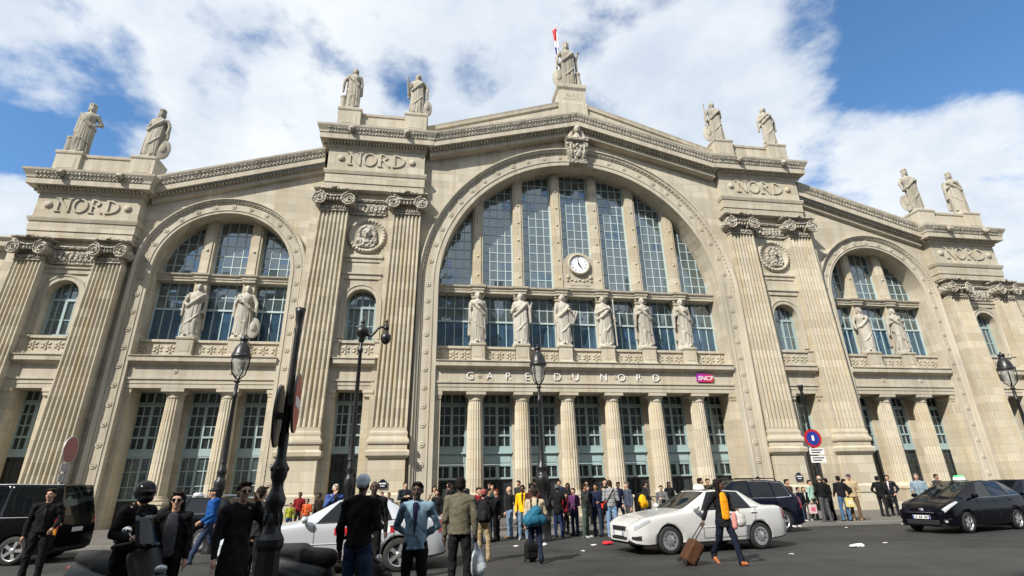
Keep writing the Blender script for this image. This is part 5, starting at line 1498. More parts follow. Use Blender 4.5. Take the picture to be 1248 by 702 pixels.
def person(label, x, y, face, H, skin_c, top, legs, shoe=BLK, hair=('short',(.012,.009,.008)), arms=('down','down'), stride=0, coat=0, shirt=None, turn=0, lean=0, near=False, eyes=True, woman=False, sit=False, z=None, bulk=1.0, hood=False, stripes=None):
    """face: where the person looks, degrees (0 = towards the camera side, 90 = towards +x)"""
    k = H/1.75
    if z is None: z = .10 if y > -8.25 else .0
    root = thing('person', label, 'person', (x,y,z), R(face), GRP)
    vx = .0115 if near else .016
    sh = .165 if woman else .185; hipx = .09
    # legs
    def leg(sd, a, kn, out=.0):
        hip = Vector((sd*hipx,0,.92)); a = R(a); kn = R(kn)
        knee = hip+Vector((sd*(.015+out),-math.sin(a)*.43,-math.cos(a)*.43))
        ank = knee+Vector((sd*.005,-math.sin(a-kn)*.42,-math.cos(a-kn)*.42))
        return hip, knee, ank, a-kn
    if sit: Ls = {1: leg(1,80,85), -1: leg(-1,76,82)}
    elif stride: Ls = {1: leg(1,stride,max(4,-stride*.0+6)), -1: leg(-1,-stride*.75,abs(stride)*1.05)} if stride > 0 else {-1: leg(-1,-stride,6), 1: leg(1,stride*.75,abs(stride)*1.05)}
    else: Ls = {1: leg(1,2,3,.01), -1: leg(-1,-2,2,.02)}
    low = min(l[2].z for l in Ls.values())-.075
    T = Matrix.Rotation(R(lean), 4, 'X')
    piv = Vector((0,0,.93))
    def up(p): return (T @ (Vector(p)-piv))+piv
    dz = Vector((0,0,-low))
    def g(p): return (Vector(p)+dz)*k
    def gu(p): return (up(p)+dz)*k
    # arms
    A = {}
    for sd, nm in ((1,arms[0]),(-1,arms[1])):
        e, h = ARM[nm] if isinstance(nm, str) else nm
        S = Vector((sd*sh,0,1.42)); A[sd] = (up(S), up(S+Vector((sd*e[0],e[1],e[2]))), up(S+Vector((sd*h[0],h[1],h[2]))))
    def G(v): return (v+dz)*k
    # --- body, one continuous surface
    b = MB()
    b.ball(gu((0,0,1.27)),(.135*k,.090*k,.20*k),14,10); b.ball(gu((0,.005,1.06)),(.115*k,.082*k,.15*k),12,8); b.ball(g((0,.01,.94)),(.135*k,.095*k,.12*k),12,8)
    b.cap(gu((-sh*.72,.0,1.43)),gu((sh*.72,.0,1.43)),.055*k,.055*k)
    b.cap(gu((0,.012,1.42)),gu((0,-.006,1.56)),.056*k,.050*k,12)
    for sd in (1,-1):
        h, kn, an, fa = Ls[sd]
        b.cap(g(h),g(kn),.073*k,.048*k,12); b.cap(g(kn),g(an),.047*k,.036*k,12)
        f = Vector((0,-math.cos(fa*.6),-math.sin(-fa*.6))); b.cap(g(an+Vector((0,.02,-.045))),g(an+f*.13+Vector((0,0,-.05))),.033*k,.025*k)
        S, E_, W_ = A[sd]
        b.cap(G(S),G(E_),.044*k,.035*k,12); b.cap(G(E_),G(W_),.034*k,.024*k,12)
        d = (W_-E_).normalized(); side = d.cross(Vector((sd,0,.3))).normalized(); nrm = side.cross(d).normalized()
        P0 = W_+d*.045; b.ball(G(P0),(.036*k,.036*k,.042*k)); b.cap(G(W_),G(W_+d*.075),.027*k,.034*k)
        for i,(o,l) in enumerate(((-.031,.062),(-.011,.074),(.010,.070),(.030,.056))):
            r_ = W_+d*.085+side*o; m_ = r_+d*l*.55-nrm*sd*.006; t_ = m_+d*l*.40+Vector((0,0,-.010))-nrm*sd*.012
            b.cap(G(r_),G(m_),.0105*k,.0095*k,8); b.cap(G(m_),G(t_),.0095*k,.008*k,8)
        r_ = W_+d*.035+side*(-.034); b.cap(G(r_),G(r_+d*.035-side*.022-nrm*sd*.012),.0125*k,.011*k,8); b.cap(G(r_+d*.035-side*.022-nrm*sd*.012),G(r_+d*.066-side*.022-nrm*sd*.02),.011*k,.009*k,8)
    hc, hs = math.cos(R(turn)), math.sin(R(turn))
    def hd(x_,y_,z_):
        return gu((x_*hc-y_*hs, x_*hs+y_*hc-.008, z_))
    Hm = Matrix.Rotation(R(turn),3,'Z')
    b.ball(hd(0,.006,1.655),(.074*k,.092*k,.098*k),16,12,Hm); b.ball(hd(0,-.026,1.595),(.056*k,.060*k,.066*k),12,9,Hm)
    b.cap(hd(0,-.086,1.645),hd(0,-.106,1.612),.010*k,.016*k,8); b.ball(hd(0,-.078,1.582),(.026*k,.016*k,.011*k),10,6,Hm); b.ball(hd(0,-.068,1.545),(.026*k,.022*k,.020*k),8,6,Hm)
    b.cap(hd(-.036,-.078,1.672),hd(.036,-.078,1.672),.013*k,.013*k,8)
    for sd in (1,-1): b.ball(hd(sd*.077,.012,1.63),(.012*k,.022*k,.033*k),8,6,Hm); b.ball(hd(sd*.042,-.062,1.615),(.022*k,.02*k,.02*k),8,6,Hm)
    link('body', skin(b, vx*k*.92, 2, .45), skin_mat(skin_c), root)
    if eyes:
        for sd in (1,-1):
            e = MB(); e.ball(hd(sd*.031,-.080,1.645),(.013*k,.008*k,.008*k),8,6,Hm); e.obj('eye', EYE, root)
        e = MB(); e.ball(hd(0,-.091,1.581),(.024*k,.006*k,.005*k),8,5,Hm); e.obj('mouth', skin_mat(tuple(c*.6 for c in skin_c[:1])+tuple(c*.4 for c in skin_c[1:])), root)
    # --- trousers
    b = MB(); j = 1.0
    b.ball(g((0,.012,.96)),(.155*k,.118*k,.11*k),14,8)
    for sd in (1,-1):
        h, kn, an, fa = Ls[sd]
        b.cap(g(h+Vector((0,.008,-.02))),g(kn),.098*k,.070*k,14); b.cap(g(kn),g(an+Vector((0,.006,.05))),.069*k,.062*k,14); b.cap(g(an+Vector((0,.004,.06))),g(an+Vector((0,.008,-.02))),.064*k,.066*k,12)
        for t in (.25,.5,.8): b.ball(g(kn.lerp(an,t)+Vector((0,.02,0))),(.062*k,.062*k,.03*k),10,6)
    link('trousers', crease(skin(b, vx*k*1.1, 3, .5), .009 if near else .007, 8/k, x+y*2), cloth(legs), root)
    for sd in (1,-1):
        h, kn, an, fa = Ls[sd]; q = fa*.75
        b = MB(); fwd = Vector((0,-math.cos(q),math.sin(q)))
        base_ = an+Vector((0,0,-.04))
        b.cap(g(base_-fwd*.035),g(base_+fwd*.15+Vector((0,0,-.012))),.043*k,.034*k,12); b.cap(g(base_+Vector((0,0,.03))),g(base_+fwd*.04),.045*k,.045*k,12)
        b.cap(g(base_-fwd*.04+Vector((0,0,-.022))),g(base_+fwd*.17+Vector((0,0,-.022))),.030*k,.030*k,12)
        link('shoe', skin(b, vx*k*.9, 2, .5), cloth(shoe, .5), root)
    # --- jacket or shirt
    st_collar = not woman
    b = MB(); q = bulk; sr = sh/.185
    lo = .93-coat
    prof = [(lo,.165+.05*coat,.128+.04*coat),(lo+.01,.172+.05*coat,.134+.04*coat),(.5*lo+.50,.166+.02*coat,.130+.015*coat),(1.04,.160,.124),(1.14,.160*(.93 if woman else 1),.122),(1.24,.170*sr,.126+(.012 if woman else 0)),(1.32,.178*sr,.122),(1.38,.170*sr,.108),(1.425,.135*sr,.088),(1.462,.085,.072),(1.49,.062,.066)]
    secs = []
    for zz,rx,ry in prof:
        p = g((0,.012,zz)) if zz < .94 else gu((0,.008,zz))
        secs.append((p.x,p.y,p.z,rx*k*q,ry*k*q))
    b.loft(secs, 28, (lambda a, i: 1+(.03 if i < 3 else .012)*math.sin(7*a+i)))
    for sd in (1,-1):
        b.cap(gu((sd*.05,.012,1.445)),gu((sd*sh*.94,.006,1.405)),.066*k,.074*k,14); b.ball(gu((sd*sh,.003,1.41)),(.078*k,.082*k,.080*k),12,8)
    for sd in (1,-1):
        S, E_, W_ = A[sd]
        b.cap(G(S),G(E_),.066*k*q,.054*k*q,14); b.cap(G(E_),G(E_.lerp(W_,.93)),.054*k*q,.043*k,14)
        for t in (.3,.65,.95): b.ball(G(E_.lerp(S,t*.8)),(.063*k,.063*k,.03*k),10,6)
        b.ball(G(E_),(.060*k,.060*k,.05*k),10,6)
    if hood: b.cap(gu((-.07,.10,1.46)),gu((.07,.10,1.46)),.06*k,.06*k); b.ball(gu((0,.12,1.42)),(.10*k,.05*k,.08*k))
    fold = .010 if near else .0075
    tm = stripes if stripes else cloth(top)
    if st_collar: 
        for sd in (1,-1): b.cap(gu((sd*.015,-.075,1.44)),gu((sd*.066,.02,1.50)),.020*k,.022*k,8)
        b.cap(gu((-.06,.03,1.50)),gu((.06,.03,1.50)),.022*k,.022*k,8)
    jk = link('coat' if coat > .25 else 'jacket', crease(skin(b, vx*k*1.1, 3, .5), fold, 8/k, x*3+y), tm, root)
    if st_collar and not shirt and eyes:
        z_ = MB(); z_.tube([gu((0,-.118*q,1.38)),gu((0,-.128*q,1.24)),gu((0,-.128*q,1.10)),gu((0,-.124*q,.97))], .006*k, 6); z_.obj('zip', M['darkplastic'], root)
    if shirt:
        b = MB(); lo_s, wd = (shirt[3], shirt[4]) if len(shirt) > 3 else (1.12, .050)
        for t in range(16):
            zz = 1.43+(lo_s-1.43)*t/15; w_ = wd*(.75+.25*min(1,t/4)) if lo_s < 1.05 else wd*(1-.75*t/15)
            b.ball(gu((0,-.096*q-.020*min(1,t/4),zz)),(w_*k,.026*k,.06*k),14,8)
        shirt = shirt[:3]
        link('shirt', skin(b, vx*k, 5), cloth(shirt), root)
    # --- hair and hats
    st, hc_ = hair
    b = MB(); hm = cloth(hc_, .7)
    if st in ('short','long','bun','tail'):
        b.ball(hd(0,.020,1.682),(.082*k,.096*k,.088*k),16,10,Hm); b.ball(hd(0,.052,1.635),(.072*k,.062*k,.078*k),14,9,Hm)
        b.cap(hd(-.05,-.062,1.735),hd(.05,-.062,1.735),.024*k,.024*k)
        for sd in (1,-1): b.cap(hd(sd*.074,.0,1.70),hd(sd*.074,.03,1.615),.018*k,.018*k)
        if st == 'long':
            for i in range(5):
                t = (i-2)/2; b.cap(hd(.07*t,.05-.03*abs(t),1.66),hd(.085*t,.075-.035*abs(t),1.40),.035*k,.028*k)
            for sd in (1,-1): b.cap(hd(sd*.078,.03,1.69),hd(sd*.088,.03,1.47),.020*k,.020*k)
        if st == 'bun': b.ball(hd(0,.11,1.69),(.045*k,.045*k,.045*k))
        if st == 'tail': b.cap(hd(0,.105,1.69),hd(0,.135,1.47),.032*k,.02*k)
        link('hair', crease(skin(b, vx*k*.85, 2, .4), .005, 30/k, x), hm, root)
    elif st in ('cap','bill'):
        b.ball(hd(0,.012,1.70),(.090*k,.104*k,.072*k),16,10,Hm); b.ball(hd(0,.045,1.66),(.080*k,.068*k,.06*k),14,9,Hm)
        if st == 'bill': b.cap(hd(-.035,-.09,1.70),hd(.035,-.09,1.70),.022*k,.022*k); b.cap(hd(-.03,-.135,1.690),hd(.03,-.135,1.690),.018*k,.018*k)
        link('cap', skin(b, vx*k*.85, 2, .4), hm, root)
        b = MB(); b.ball(hd(0,.055,1.62),(.068*k,.05*k,.05*k),12,8,Hm); link('hair', skin(b, vx*k*.85, 1), cloth((.015,.012,.01)), root)
    elif st == 'helmet':
        b.ball(hd(0,.0,1.67),(.128*k,.145*k,.135*k),20,14,Hm); b.ball(hd(0,-.05,1.58),(.10*k,.10*k,.07*k),14,9,Hm)
        hl = link('helmet', skin(b, vx*k, 3), hmat, root)
        v = MB(); v.ball(hd(0,-.035,1.66),(.118*k,.125*k,.062*k),20,12,Hm); v.obj('visor', M['glass_car'], hl)
    elif st == 'beanie':
        b.ball(hd(0,.012,1.695),(.090*k,.104*k,.088*k),16,10,Hm); b.cap(hd(-.055,-.07,1.70),hd(.055,-.07,1.70),.022*k,.022*k); b.ball(hd(0,.05,1.655),(.078*k,.066*k,.06*k),14,9,Hm)
        link('hat', skin(b, vx*k*.85, 2, .4), hm, root)
    elif st == 'fringe':
        for sd in (1,-1): b.cap(hd(sd*.074,.02,1.66),hd(sd*.05,.075,1.62),.022*k,.03*k)
        b.ball(hd(0,.085,1.63),(.05*k,.03*k,.045*k)); link('hair', skin(b, vx*k*.85, 2, .4), hm, root)
    root['_k'] = k
    hands = {sd: Matrix.Rotation(R(face),4,'Z') @ (G(A[sd][2])+ (G(A[sd][2])-G(A[sd][1])).normalized()*.085*k) + Vector((x,y,z)) for sd in (1,-1)}
    del root['_k']
    return root, hands, (lambda p: Matrix.Rotation(R(face),4,'Z') @ gu(p) + Vector((x,y,z)))
hmat = paint('helmet_paint', (.01,.01,.012), 0, .15)
def glasses(P, root, face):
    b = MB()
    c = Matrix.Rotation(R(face),4,'Z')
    for sd in (1,-1): b.ball(P((sd*.034,-.098,1.645)),(.028,.014,.02),10,7,c.to_3x3())
    b.cap(P((-.075,-.05,1.65)),P((-.04,-.1,1.65)),.006,.006); b.cap(P((.075,-.05,1.65)),P((.04,-.1,1.65)),.006,.006)
    me = b.mesh('sunglasses'); me.transform(root.matrix_basis.inverted()); link('sunglasses', me, M['glass_car'], root)

# ---- foreground, left to right
person('man in black jacket and dark trousers standing in front of the black van', -17.05,-16.0,20,1.76,TAN,BLK,BLK,hair=('short',(.02,.015,.01)),arms=('hold','down'),near=True,turn=-20)
person('motor scooter rider in black with a shiny black helmet at left', -13.17,-20.75,60,1.74,LIGHT,BLK,BLK,hair=('helmet',BLK),arms=('bent','bent'),near=True,eyes=False,bulk=1.08,lean=6)
r,hd_,P = person('woman in sunglasses with long dark hair, grey top and open black jacket', -12.66,-20.8,12,1.63,LIGHT,BLK,BLK,hair=('long',(.012,.008,.007)),arms=('down','down'),shirt=(.075,.08,.09,.95,.095),near=True,woman=True,eyes=False)
glasses(P, r, 12)
person('man striding left in a bright blue hooded jacket and jeans', -14.78,-13.4,-62,1.80,TAN,(.012,.07,.25),JEAN,shoe=(.12,.08,.05),hair=('bill',(.03,.03,.035)),arms=('hold','swingb'),stride=24,hood=True,near=True)
r,hd_,P = person('man in a long dark coat and sunglasses with one hand at his chin', -11.68,-21.3,40,1.73,LIGHT,(.016,.016,.017),BLK,hair=('short',(.015,.010,.008)),arms=('phone','down'),coat=.32,near=True,eyes=False)
glasses(P, r, 40)
person('man in dark clothes partly hidden behind the big black post', -12.22,-18.5,150,1.70,LIGHT,(.02,.021,.024),BLK,hair=('short',(.02,.016,.012)),arms=('pocket','down'),near=True)
person('man seen from behind in a white cap, black jacket and blue jeans', -10.18,-21.3,165,1.79,BROWN,BLK,(.022,.038,.078),hair=('beanie',(.60,.67,.74)),arms=('down','bent'),near=True,eyes=False,coat=.02)
person('bald man looking out from behind the man in the white cap', -10.32,-18.0,10,1.77,DARK,BLK,BLK,hair=('none',BLK),arms=('down','down'),near=True)
person('man in a pale blue blazer with a dark scarf and hands behind his back', -9.46,-20.8,-8,1.70,DARK,(.20,.31,.40),BLK,hair=('short',(.012,.009,.008)),arms=('behind','behind'),shirt=(.02,.02,.05,1.10,.05),near=True,coat=.08)
r,hd_,P = person('man seen from behind in an olive jacket, holding a white plastic bag', -8.76,-19.5,172,1.78,DARK,(.115,.105,.075),BLK,hair=('short',(.010,.008,.007)),arms=('down','down'),near=True,eyes=False,bulk=1.08,coat=.04)
H_OL = hd_
r,hd_,P = person('man seen from behind in a dark jacket and khaki trousers with a backpack', -7.93,-15.2,176,1.58,MID,BLK,(.33,.25,.15),shoe=(.09,.06,.04),hair=('bill',(.28,.08,.07)),arms=('down','bent'),near=True,eyes=False,bulk=1.1)
P_BP = P
r,hd_,P = person('person in a cream coat and dark blue jeans walking away with a blue bag', -6.77,-15.8,172,1.60,MID,(.42,.35,.25),(.012,.017,.036),shoe=BLK,hair=('short',(.02,.015,.012)),arms=('down','strap'),stride=13,near=True,eyes=False,bulk=1.12,coat=.07)
P_TAN, H_TAN = P, hd_
r,hd_,P = person('woman in a yellow top and black jacket pulling a brown suitcase past the white taxi', -2.84,-17.3,6,1.74,BROWN,(.010,.010,.012),(.009,.012,.024),shoe=(.36,.12,.04),hair=('long',(.012,.008,.007)),arms=('bent',((.16,.10,-.26),(.26,.12,-.50))),stride=21,shirt=(.80,.33,.015,.97,.105),near=True,woman=True,turn=52,coat=.16)
H_W, P_W = hd_, P

# ---- middle distance, left to right
person('child in a yellow and black vest by the left inner pier', -14.5,-6.0,15,1.12,TAN,(.30,.33,.03),(.02,.05,.14),hair=('short',(.03,.02,.012)))
person('person in a red top beside the child in yellow at left', -14.25,-5.7,0,1.50,BROWN,(.20,.014,.02),GREYT,hair=('short',(.012,.009,.008)))
person('child in an orange vest near the left inner pier', -13.88,-6.0,-10,1.26,MID,(.52,.10,.03),GREYT,hair=('short',(.02,.014,.01)),arms=('bent','down'))
person('person in dark brown clothes next to the child in orange', -13.5,-5.8,-40,1.46,BROWN,(.025,.018,.013),BLK,hair=('short',(.012,.009,.008)))
person('white haired man in a blue jacket with a hand at his mouth', -12.02,-11.6,24,1.80,LIGHT,(.05,.085,.26),(.05,.045,.04),hair=('short',(.55,.55,.54)),arms=('down','mouth'),shirt=(.07,.045,.03),turn=-10)
person('bearded man in a dark jacket leaning near the pier under the street plaque', -10.15,-6.6,20,1.80,LIGHT,(.02,.022,.03),BLK,hair=('short',(.02,.013,.009)),arms=('cross','cross'))
person('dark haired woman in black behind the silver saloon', -8.93,-8.6,-30,1.60,LIGHT,BLK,BLK,hair=('long',(.03,.012,.008)),woman=True)
person('short person glimpsed over the silver saloon roof, left of two', -11.14,-5.0,5,1.45,TAN,(.05,.04,.035),BLK,hair=('short',(.02,.014,.010)))
person('short person glimpsed over the silver saloon roof, right of two', -10.85,-5.1,-10,1.42,MID,(.03,.03,.04),BLK,hair=('short',(.015,.010,.008)))
person('person in a red scarf and pale hood behind the man with the backpack', -7.67,-11.0,30,1.64,LIGHT,(.25,.02,.03),NAVY,hair=('short',(.03,.02,.014)),hood=True)
person('man in a dark coat in front of the doors, left of a red haired woman', -7.28,-10.5,60,1.60,TAN,(.016,.017,.022),(.03,.06,.14),hair=('short',(.012,.009,.008)),arms=('pocket','pocket'))
person('red haired woman in black in front of the second doorway', -6.97,-10.0,-60,1.57,LIGHT,BLK,BLK,hair=('long',(.13,.03,.015)),woman=True)
r,hd_,P = person('bald man in a black leather jacket and pale jeans with a wheeled case', -6.40,-9.2,-70,1.66,LIGHT,(.012,.012,.013),PALEJ,shoe=(.22,.14,.08),hair=('fringe',(.10,.08,.06)),arms=('pull','down'),turn=-10)
H_BJ = hd_
person('man in a bright yellow jacket and pale jeans', -6.06,-10.05,-22,1.69,BROWN,(.80,.46,.01),PALEJ,shoe=(.3,.3,.3),hair=('short',(.010,.008,.007)),arms=('pocket','down'),shirt=(.03,.02,.02),coat=.06)
person('dark man looking over the shoulder of the person in the cream coat', -5.90,-11.0,-15,1.72,DARK,(.06,.025,.02),NAVY,hair=('short',(.010,.008,.007)))
person('man in a long black coat and grey cap by the third doorway', -4.74,-9.6,150,1.69,BROWN,BLK,(.015,.025,.07),hair=('bill',(.12,.12,.125)),arms=('pocket','pocket'),coat=.16,eyes=False)
person('person in a dark red jacket between two columns', -4.22,-8.6,40,1.42,TAN,(.18,.012,.02),BLK,hair=('short',(.015,.010,.008)))
person('person in a purple sweater facing left', -4.05,-9.2,-50,1.56,LIGHT,(.10,.03,.10),(.02,.03,.07),hair=('short',(.03,.02,.015)),arms=('bent','down'))
person('man in a charcoal jacket and grey green trousers with a hand raised', -3.87,-10.0,60,1.70,MID,(.028,.032,.03),(.055,.075,.062),shoe=(.35,.35,.33),hair=('short',(.010,.008,.007)),arms=('down','phone'))
person('man in a navy jacket and dark jeans looking down', -3.39,-9.8,-40,1.70,MID,(.012,.018,.045),(.02,.03,.055),hair=('short',(.010,.008,.007)),arms=('bent','bent'))
person('person in a bright red jacket behind the man in stripes', -2.69,-8.5,-20,1.60,TAN,(.60,.045,.03),BLK,hair=('short',(.012,.009,.008)))
t = NT('striped_knit'); wv = t.node('ShaderNodeTexWave', wave_type='BANDS', bands_direction='Z'); wv.inputs['Scale'].default_value = 2.6; t.link(t.node('ShaderNodeTexCoord').outputs['Object'], wv.inputs['Vector'])
t.base(t.ramp(wv.outputs['Fac'], [(.3,(.15,.15,.16)),(.5,(.42,.42,.42)),(.7,(.22,.22,.23))])); t.b.inputs['Roughness'].default_value = .9
r,hd_,P = person('man in a grey striped sweater and pale jeans with a shoulder bag', -3.0,-10.2,170,1.80,LIGHT,(.3,.3,.3),(.16,.27,.42),shoe=(.5,.5,.5),hair=('short',(.035,.02,.012)),arms=('bent','bent'),eyes=False,stripes=t.m)
P_ST = P
person('grey haired man in a slate blue jacket facing left', -1.93,-9.0,-80,1.74,LIGHT,(.055,.07,.10),(.05,.05,.055),hair=('short',(.10,.085,.07)),arms=('down','pocket'))
person('dark haired person sitting by the foot of a column', -.25,-2.1,-10,1.66,TAN,BLK,BLK,hair=('long',(.012,.008,.007)),sit=True,z=.42)
person('young person in grey behind the bonnet of the white taxi', -.15,-8.0,-30,1.50,LIGHT,(.13,.13,.135),BLK,hair=('short',(.03,.018,.012)),arms=('cross','down'),lean=8)
person('man in a black suit jacket and white shirt behind the white taxi roof', .93,-9.15,60,1.83,MID,BLK,BLK,hair=('short',(.010,.008,.007)),shirt=(.6,.6,.6))
person('man in brown jacket and grey trousers at the tail of the dark blue car', 4.97,-8.5,20,1.74,TAN,(.06,.035,.022),(.05,.05,.058),shoe=(.5,.5,.5),hair=('short',(.015,.010,.008)),arms=('pocket','down'))
person('dark haired child in a navy jacket in the group at right', 6.33,-7.2,30,1.32,TAN,NAVY,(.03,.05,.10),shoe=(.45,.45,.45),hair=('short',(.012,.009,.008)))
person('girl in a black jacket over a white top in the group at right', 6.80,-6.9,-15,1.32,LIGHT,BLK,(.05,.05,.055),shoe=(.45,.45,.45),hair=('long',(.05,.025,.014)),woman=True,shirt=(.5,.5,.5))
r,hd_,P = person('woman in a mint green top with a pink and white carrier bag', 7.16,-6.9,25,1.60,LIGHT,(.28,.45,.38),GREYT,hair=('short',(.03,.018,.012)),woman=True)
H_GR = hd_
person('bald man seen from behind in a black leather jacket and striped grey trousers', 6.75,-8.1,178,1.76,LIGHT,(.010,.010,.011),(.075,.075,.08),shoe=(.12,.12,.12),hair=('fringe',(.2,.18,.16)),arms=('hold','hold'),eyes=False,bulk=1.08)
person('man in black between the bald man and the man in blue jeans', 7.72,-7.2,-150,1.66,MID,BLK,BLK,hair=('short',(.010,.008,.007)),eyes=False)
person('man seen from behind in a short black jacket and blue jeans', 7.86,-7.8,168,1.74,MID,(.012,.012,.015),(.06,.12,.22),hair=('short',(.015,.012,.010)),arms=('hold','hip'),eyes=False,bulk=1.05)
r,hd_,P = person('man in a tan jacket and grey cap with a yellow carrier bag', 8.34,-7.85,-35,1.80,LIGHT,(.40,.31,.19),(.13,.085,.05),shoe=(.28,.18,.1),hair=('bill',(.06,.055,.07)),arms=('down','hold'),coat=.05)
H_CAP = hd_
person('woman in a black coat behind the man in the tan jacket', 8.75,-7.0,120,1.62,LIGHT,BLK,BLK,hair=('long',(.012,.008,.007)),woman=True,coat=.2,eyes=False)
person('man in a black overcoat facing right, left of the pair by the right bay', 11.50,-5.8,110,1.72,TAN,BLK,(.016,.016,.018),hair=('short',(.010,.008,.007)),arms=('pocket','pocket'),eyes=False,coat=.08)
person('man in a dark suit and white shirt, right of the pair by the right bay', 12.34,-5.5,-60,1.76,LIGHT,(.012,.013,.020),(.012,.013,.018),hair=('short',(.015,.010,.008)),arms=('pocket','down'),shirt=(.62,.62,.62))
person('grey haired man in a pale blue shirt behind the black taxi bonnet', 10.37,-9.1,-50,1.86,LIGHT,(.20,.27,.33),(.10,.10,.11),hair=('short',(.16,.15,.14)),arms=('hold','bent'))
person('person glimpsed over the roof of the black taxi', 14.5,-6.0,0,1.76,MID,(.04,.04,.045),BLK,hair=('short',(.012,.009,.008)))

# ---- more of the crowd waiting in the shade of the doors
rc = random.Random(5)
more = [(-8.35,-4.2,'man in a dark green coat by the first column'),(-7.7,-3.6,'woman with brown hair in black at the first doorway'),(-6.6,-4.6,'man in a black anorak behind the yellow jacket'),
 (-5.2,-4.0,'tall man in charcoal in the shade of the third doorway'),(-4.6,-5.2,'woman in a dark plum coat beside the third column'),(-3.4,-4.4,'man in a navy coat just outside the fourth doorway'),
 (-2.3,-5.0,'man in a black hooded jacket near the fourth column'),(-1.2,-4.3,'woman in a grey coat at the middle doorway'),(.4,-5.0,'man in a dark jacket and pale shirt right of the middle doorway'),
 (1.9,-4.2,'woman in black by the fifth column'),(3.3,-5.2,'man in dark brown by the sixth doorway'),(5.6,-5.6,'man in dark grey by the right inner pier'),(-9.0,-6.2,'woman in a beige coat by the left edge of the portico'),(-5.35,-7.4,'man in a black coat close behind the grey cap'),(-2.2,-7.2,'man in charcoal behind the striped sweater'),(-7.95,-7.4,'man in a black coat with a bent arm left of the red scarf'),(-6.75,-6.8,'woman in a dark teal coat between the red haired woman and the bald man'),(-4.95,-6.4,'man in an olive hooded jacket in shade behind the black coat and grey cap'),(-3.65,-6.9,'woman in black between the purple sweater and the navy jacket'),(-1.45,-6.6,'man in a dark blue coat right of the slate blue jacket'),(-8.5,-8.0,'man in dark grey near the pale hooded person')]
cols = [(.02,.03,.022),BLK,(.014,.014,.016),(.03,.03,.032),(.05,.018,.035),(.014,.018,.04),BLK,(.12,.12,.12),(.02,.02,.022),BLK,(.045,.03,.02),(.045,.045,.05),(.3,.25,.18),BLK,(.028,.028,.03),BLK,(.015,.04,.045),(.06,.06,.035),BLK,(.014,.02,.05),(.04,.04,.042)]
for (x,y,lb),cl in zip(more,cols):
    wm = 'woman' in lb
    person(lb, x, y, rc.uniform(-90,90), rc.uniform(1.60,1.68) if wm else rc.uniform(1.70,1.82), rc.choice((LIGHT,TAN,BROWN,MID)), cl, rc.choice((BLK,NAVY,JEAN,GREYT)), hair=('long' if wm else 'short', (.05,.025,.014) if 'brown hair' in lb else (.012,.009,.008)), arms=(rc.choice(('down','bent','pocket','cross')),rc.choice(('down','pocket','hold'))), woman=wm, coat=.2 if 'coat' in lb else 0, hood='hooded' in lb, shirt=(.5,.5,.5) if 'pale shirt' in lb else None, turn=rc.uniform(-30,30), stride=rc.choice((0,0,0,12,20)), lean=rc.uniform(-2,6))

# ---- what people carry
def bag_obj(name, label, cat, mb, mat, vox=.012, sm=3, group=None):
    o = link(name, skin(mb, vox, sm), mat); return tag(o, label, cat, group)
h = H_OL[-1]
b = MB(); c = h+Vector((0,0,-.34)); b.ball(c,(.15,.11,.20),14,10); b.ball(c+Vector((.02,0,-.06)),(.16,.12,.15),14,10); b.cap(c+Vector((-.06,0,.12)),h,.05,.018); b.cap(c+Vector((.07,0,.12)),h,.05,.018)
t = NT('plastic_film'); t.base((.55,.60,.64)); t.b.inputs['Roughness'].default_value = .35; t.b.inputs['Transmission Weight'].default_value = .12; t.bump(t.noise(t.pos(obj=True), 9, 4, .6), .7, .04)
bag_obj('carrier_bag', 'white plastic carrier bag hanging from the hand of the man in olive', 'bag', b, t.m)
b = MB()
for p,q,r1,r2 in (((0,.17,1.36),(0,.19,1.08),.13,.15),((-.07,.17,1.3),(-.08,.19,1.05),.10,.12),((.07,.17,1.3),(.08,.19,1.05),.10,.12)): b.cap(P_BP(p),P_BP(q),r1*.9,r2*.9)
bp = bag_obj('backpack', 'black backpack on the back of the man in khaki trousers', 'backpack', b, cloth((.014,.014,.016)))
b = MB(); b.cap(P_BP((0,.30,1.16)),P_BP((0,.30,1.05)),.07,.08); link('pocket', skin(b,.012,3), cloth((.02,.02,.022)), bp)
b = MB()
for sd in (1,-1): b.tube([P_BP((sd*.08,.16,1.44)),P_BP((sd*.11,.0,1.50)),P_BP((sd*.12,-.11,1.40)),P_BP((sd*.13,-.12,1.2)),P_BP((sd*.13,.05,1.05))], .018, 6)
b.obj('strap', cloth((.014,.014,.016)), bp)
b = MB(); b.cap(P_TAN((-.02,.21,1.20)),P_TAN((.16,.22,1.00)),.14,.16); b.cap(P_TAN((.05,.2,1.12)),P_TAN((-.14,.19,1.00)),.13,.13); b.ball(P_TAN((.02,.24,1.02)),(.20,.14,.14),14,9)
sb = bag_obj('shoulder_bag', 'big teal blue bag slung across the back of the cream coat', 'bag', b, cloth((.02,.115,.19), .6))
b = MB(); b.tube([P_TAN((-.04,.18,1.25)),P_TAN((-.08,.06,1.49)),P_TAN((-.08,-.09,1.42))], .02, 6); b.tube([P_TAN((.10,.19,1.18)),P_TAN((.10,.07,1.49)),P_TAN((.06,-.1,1.42))], .02, 6); b.obj('strap', cloth(BLK), sb)
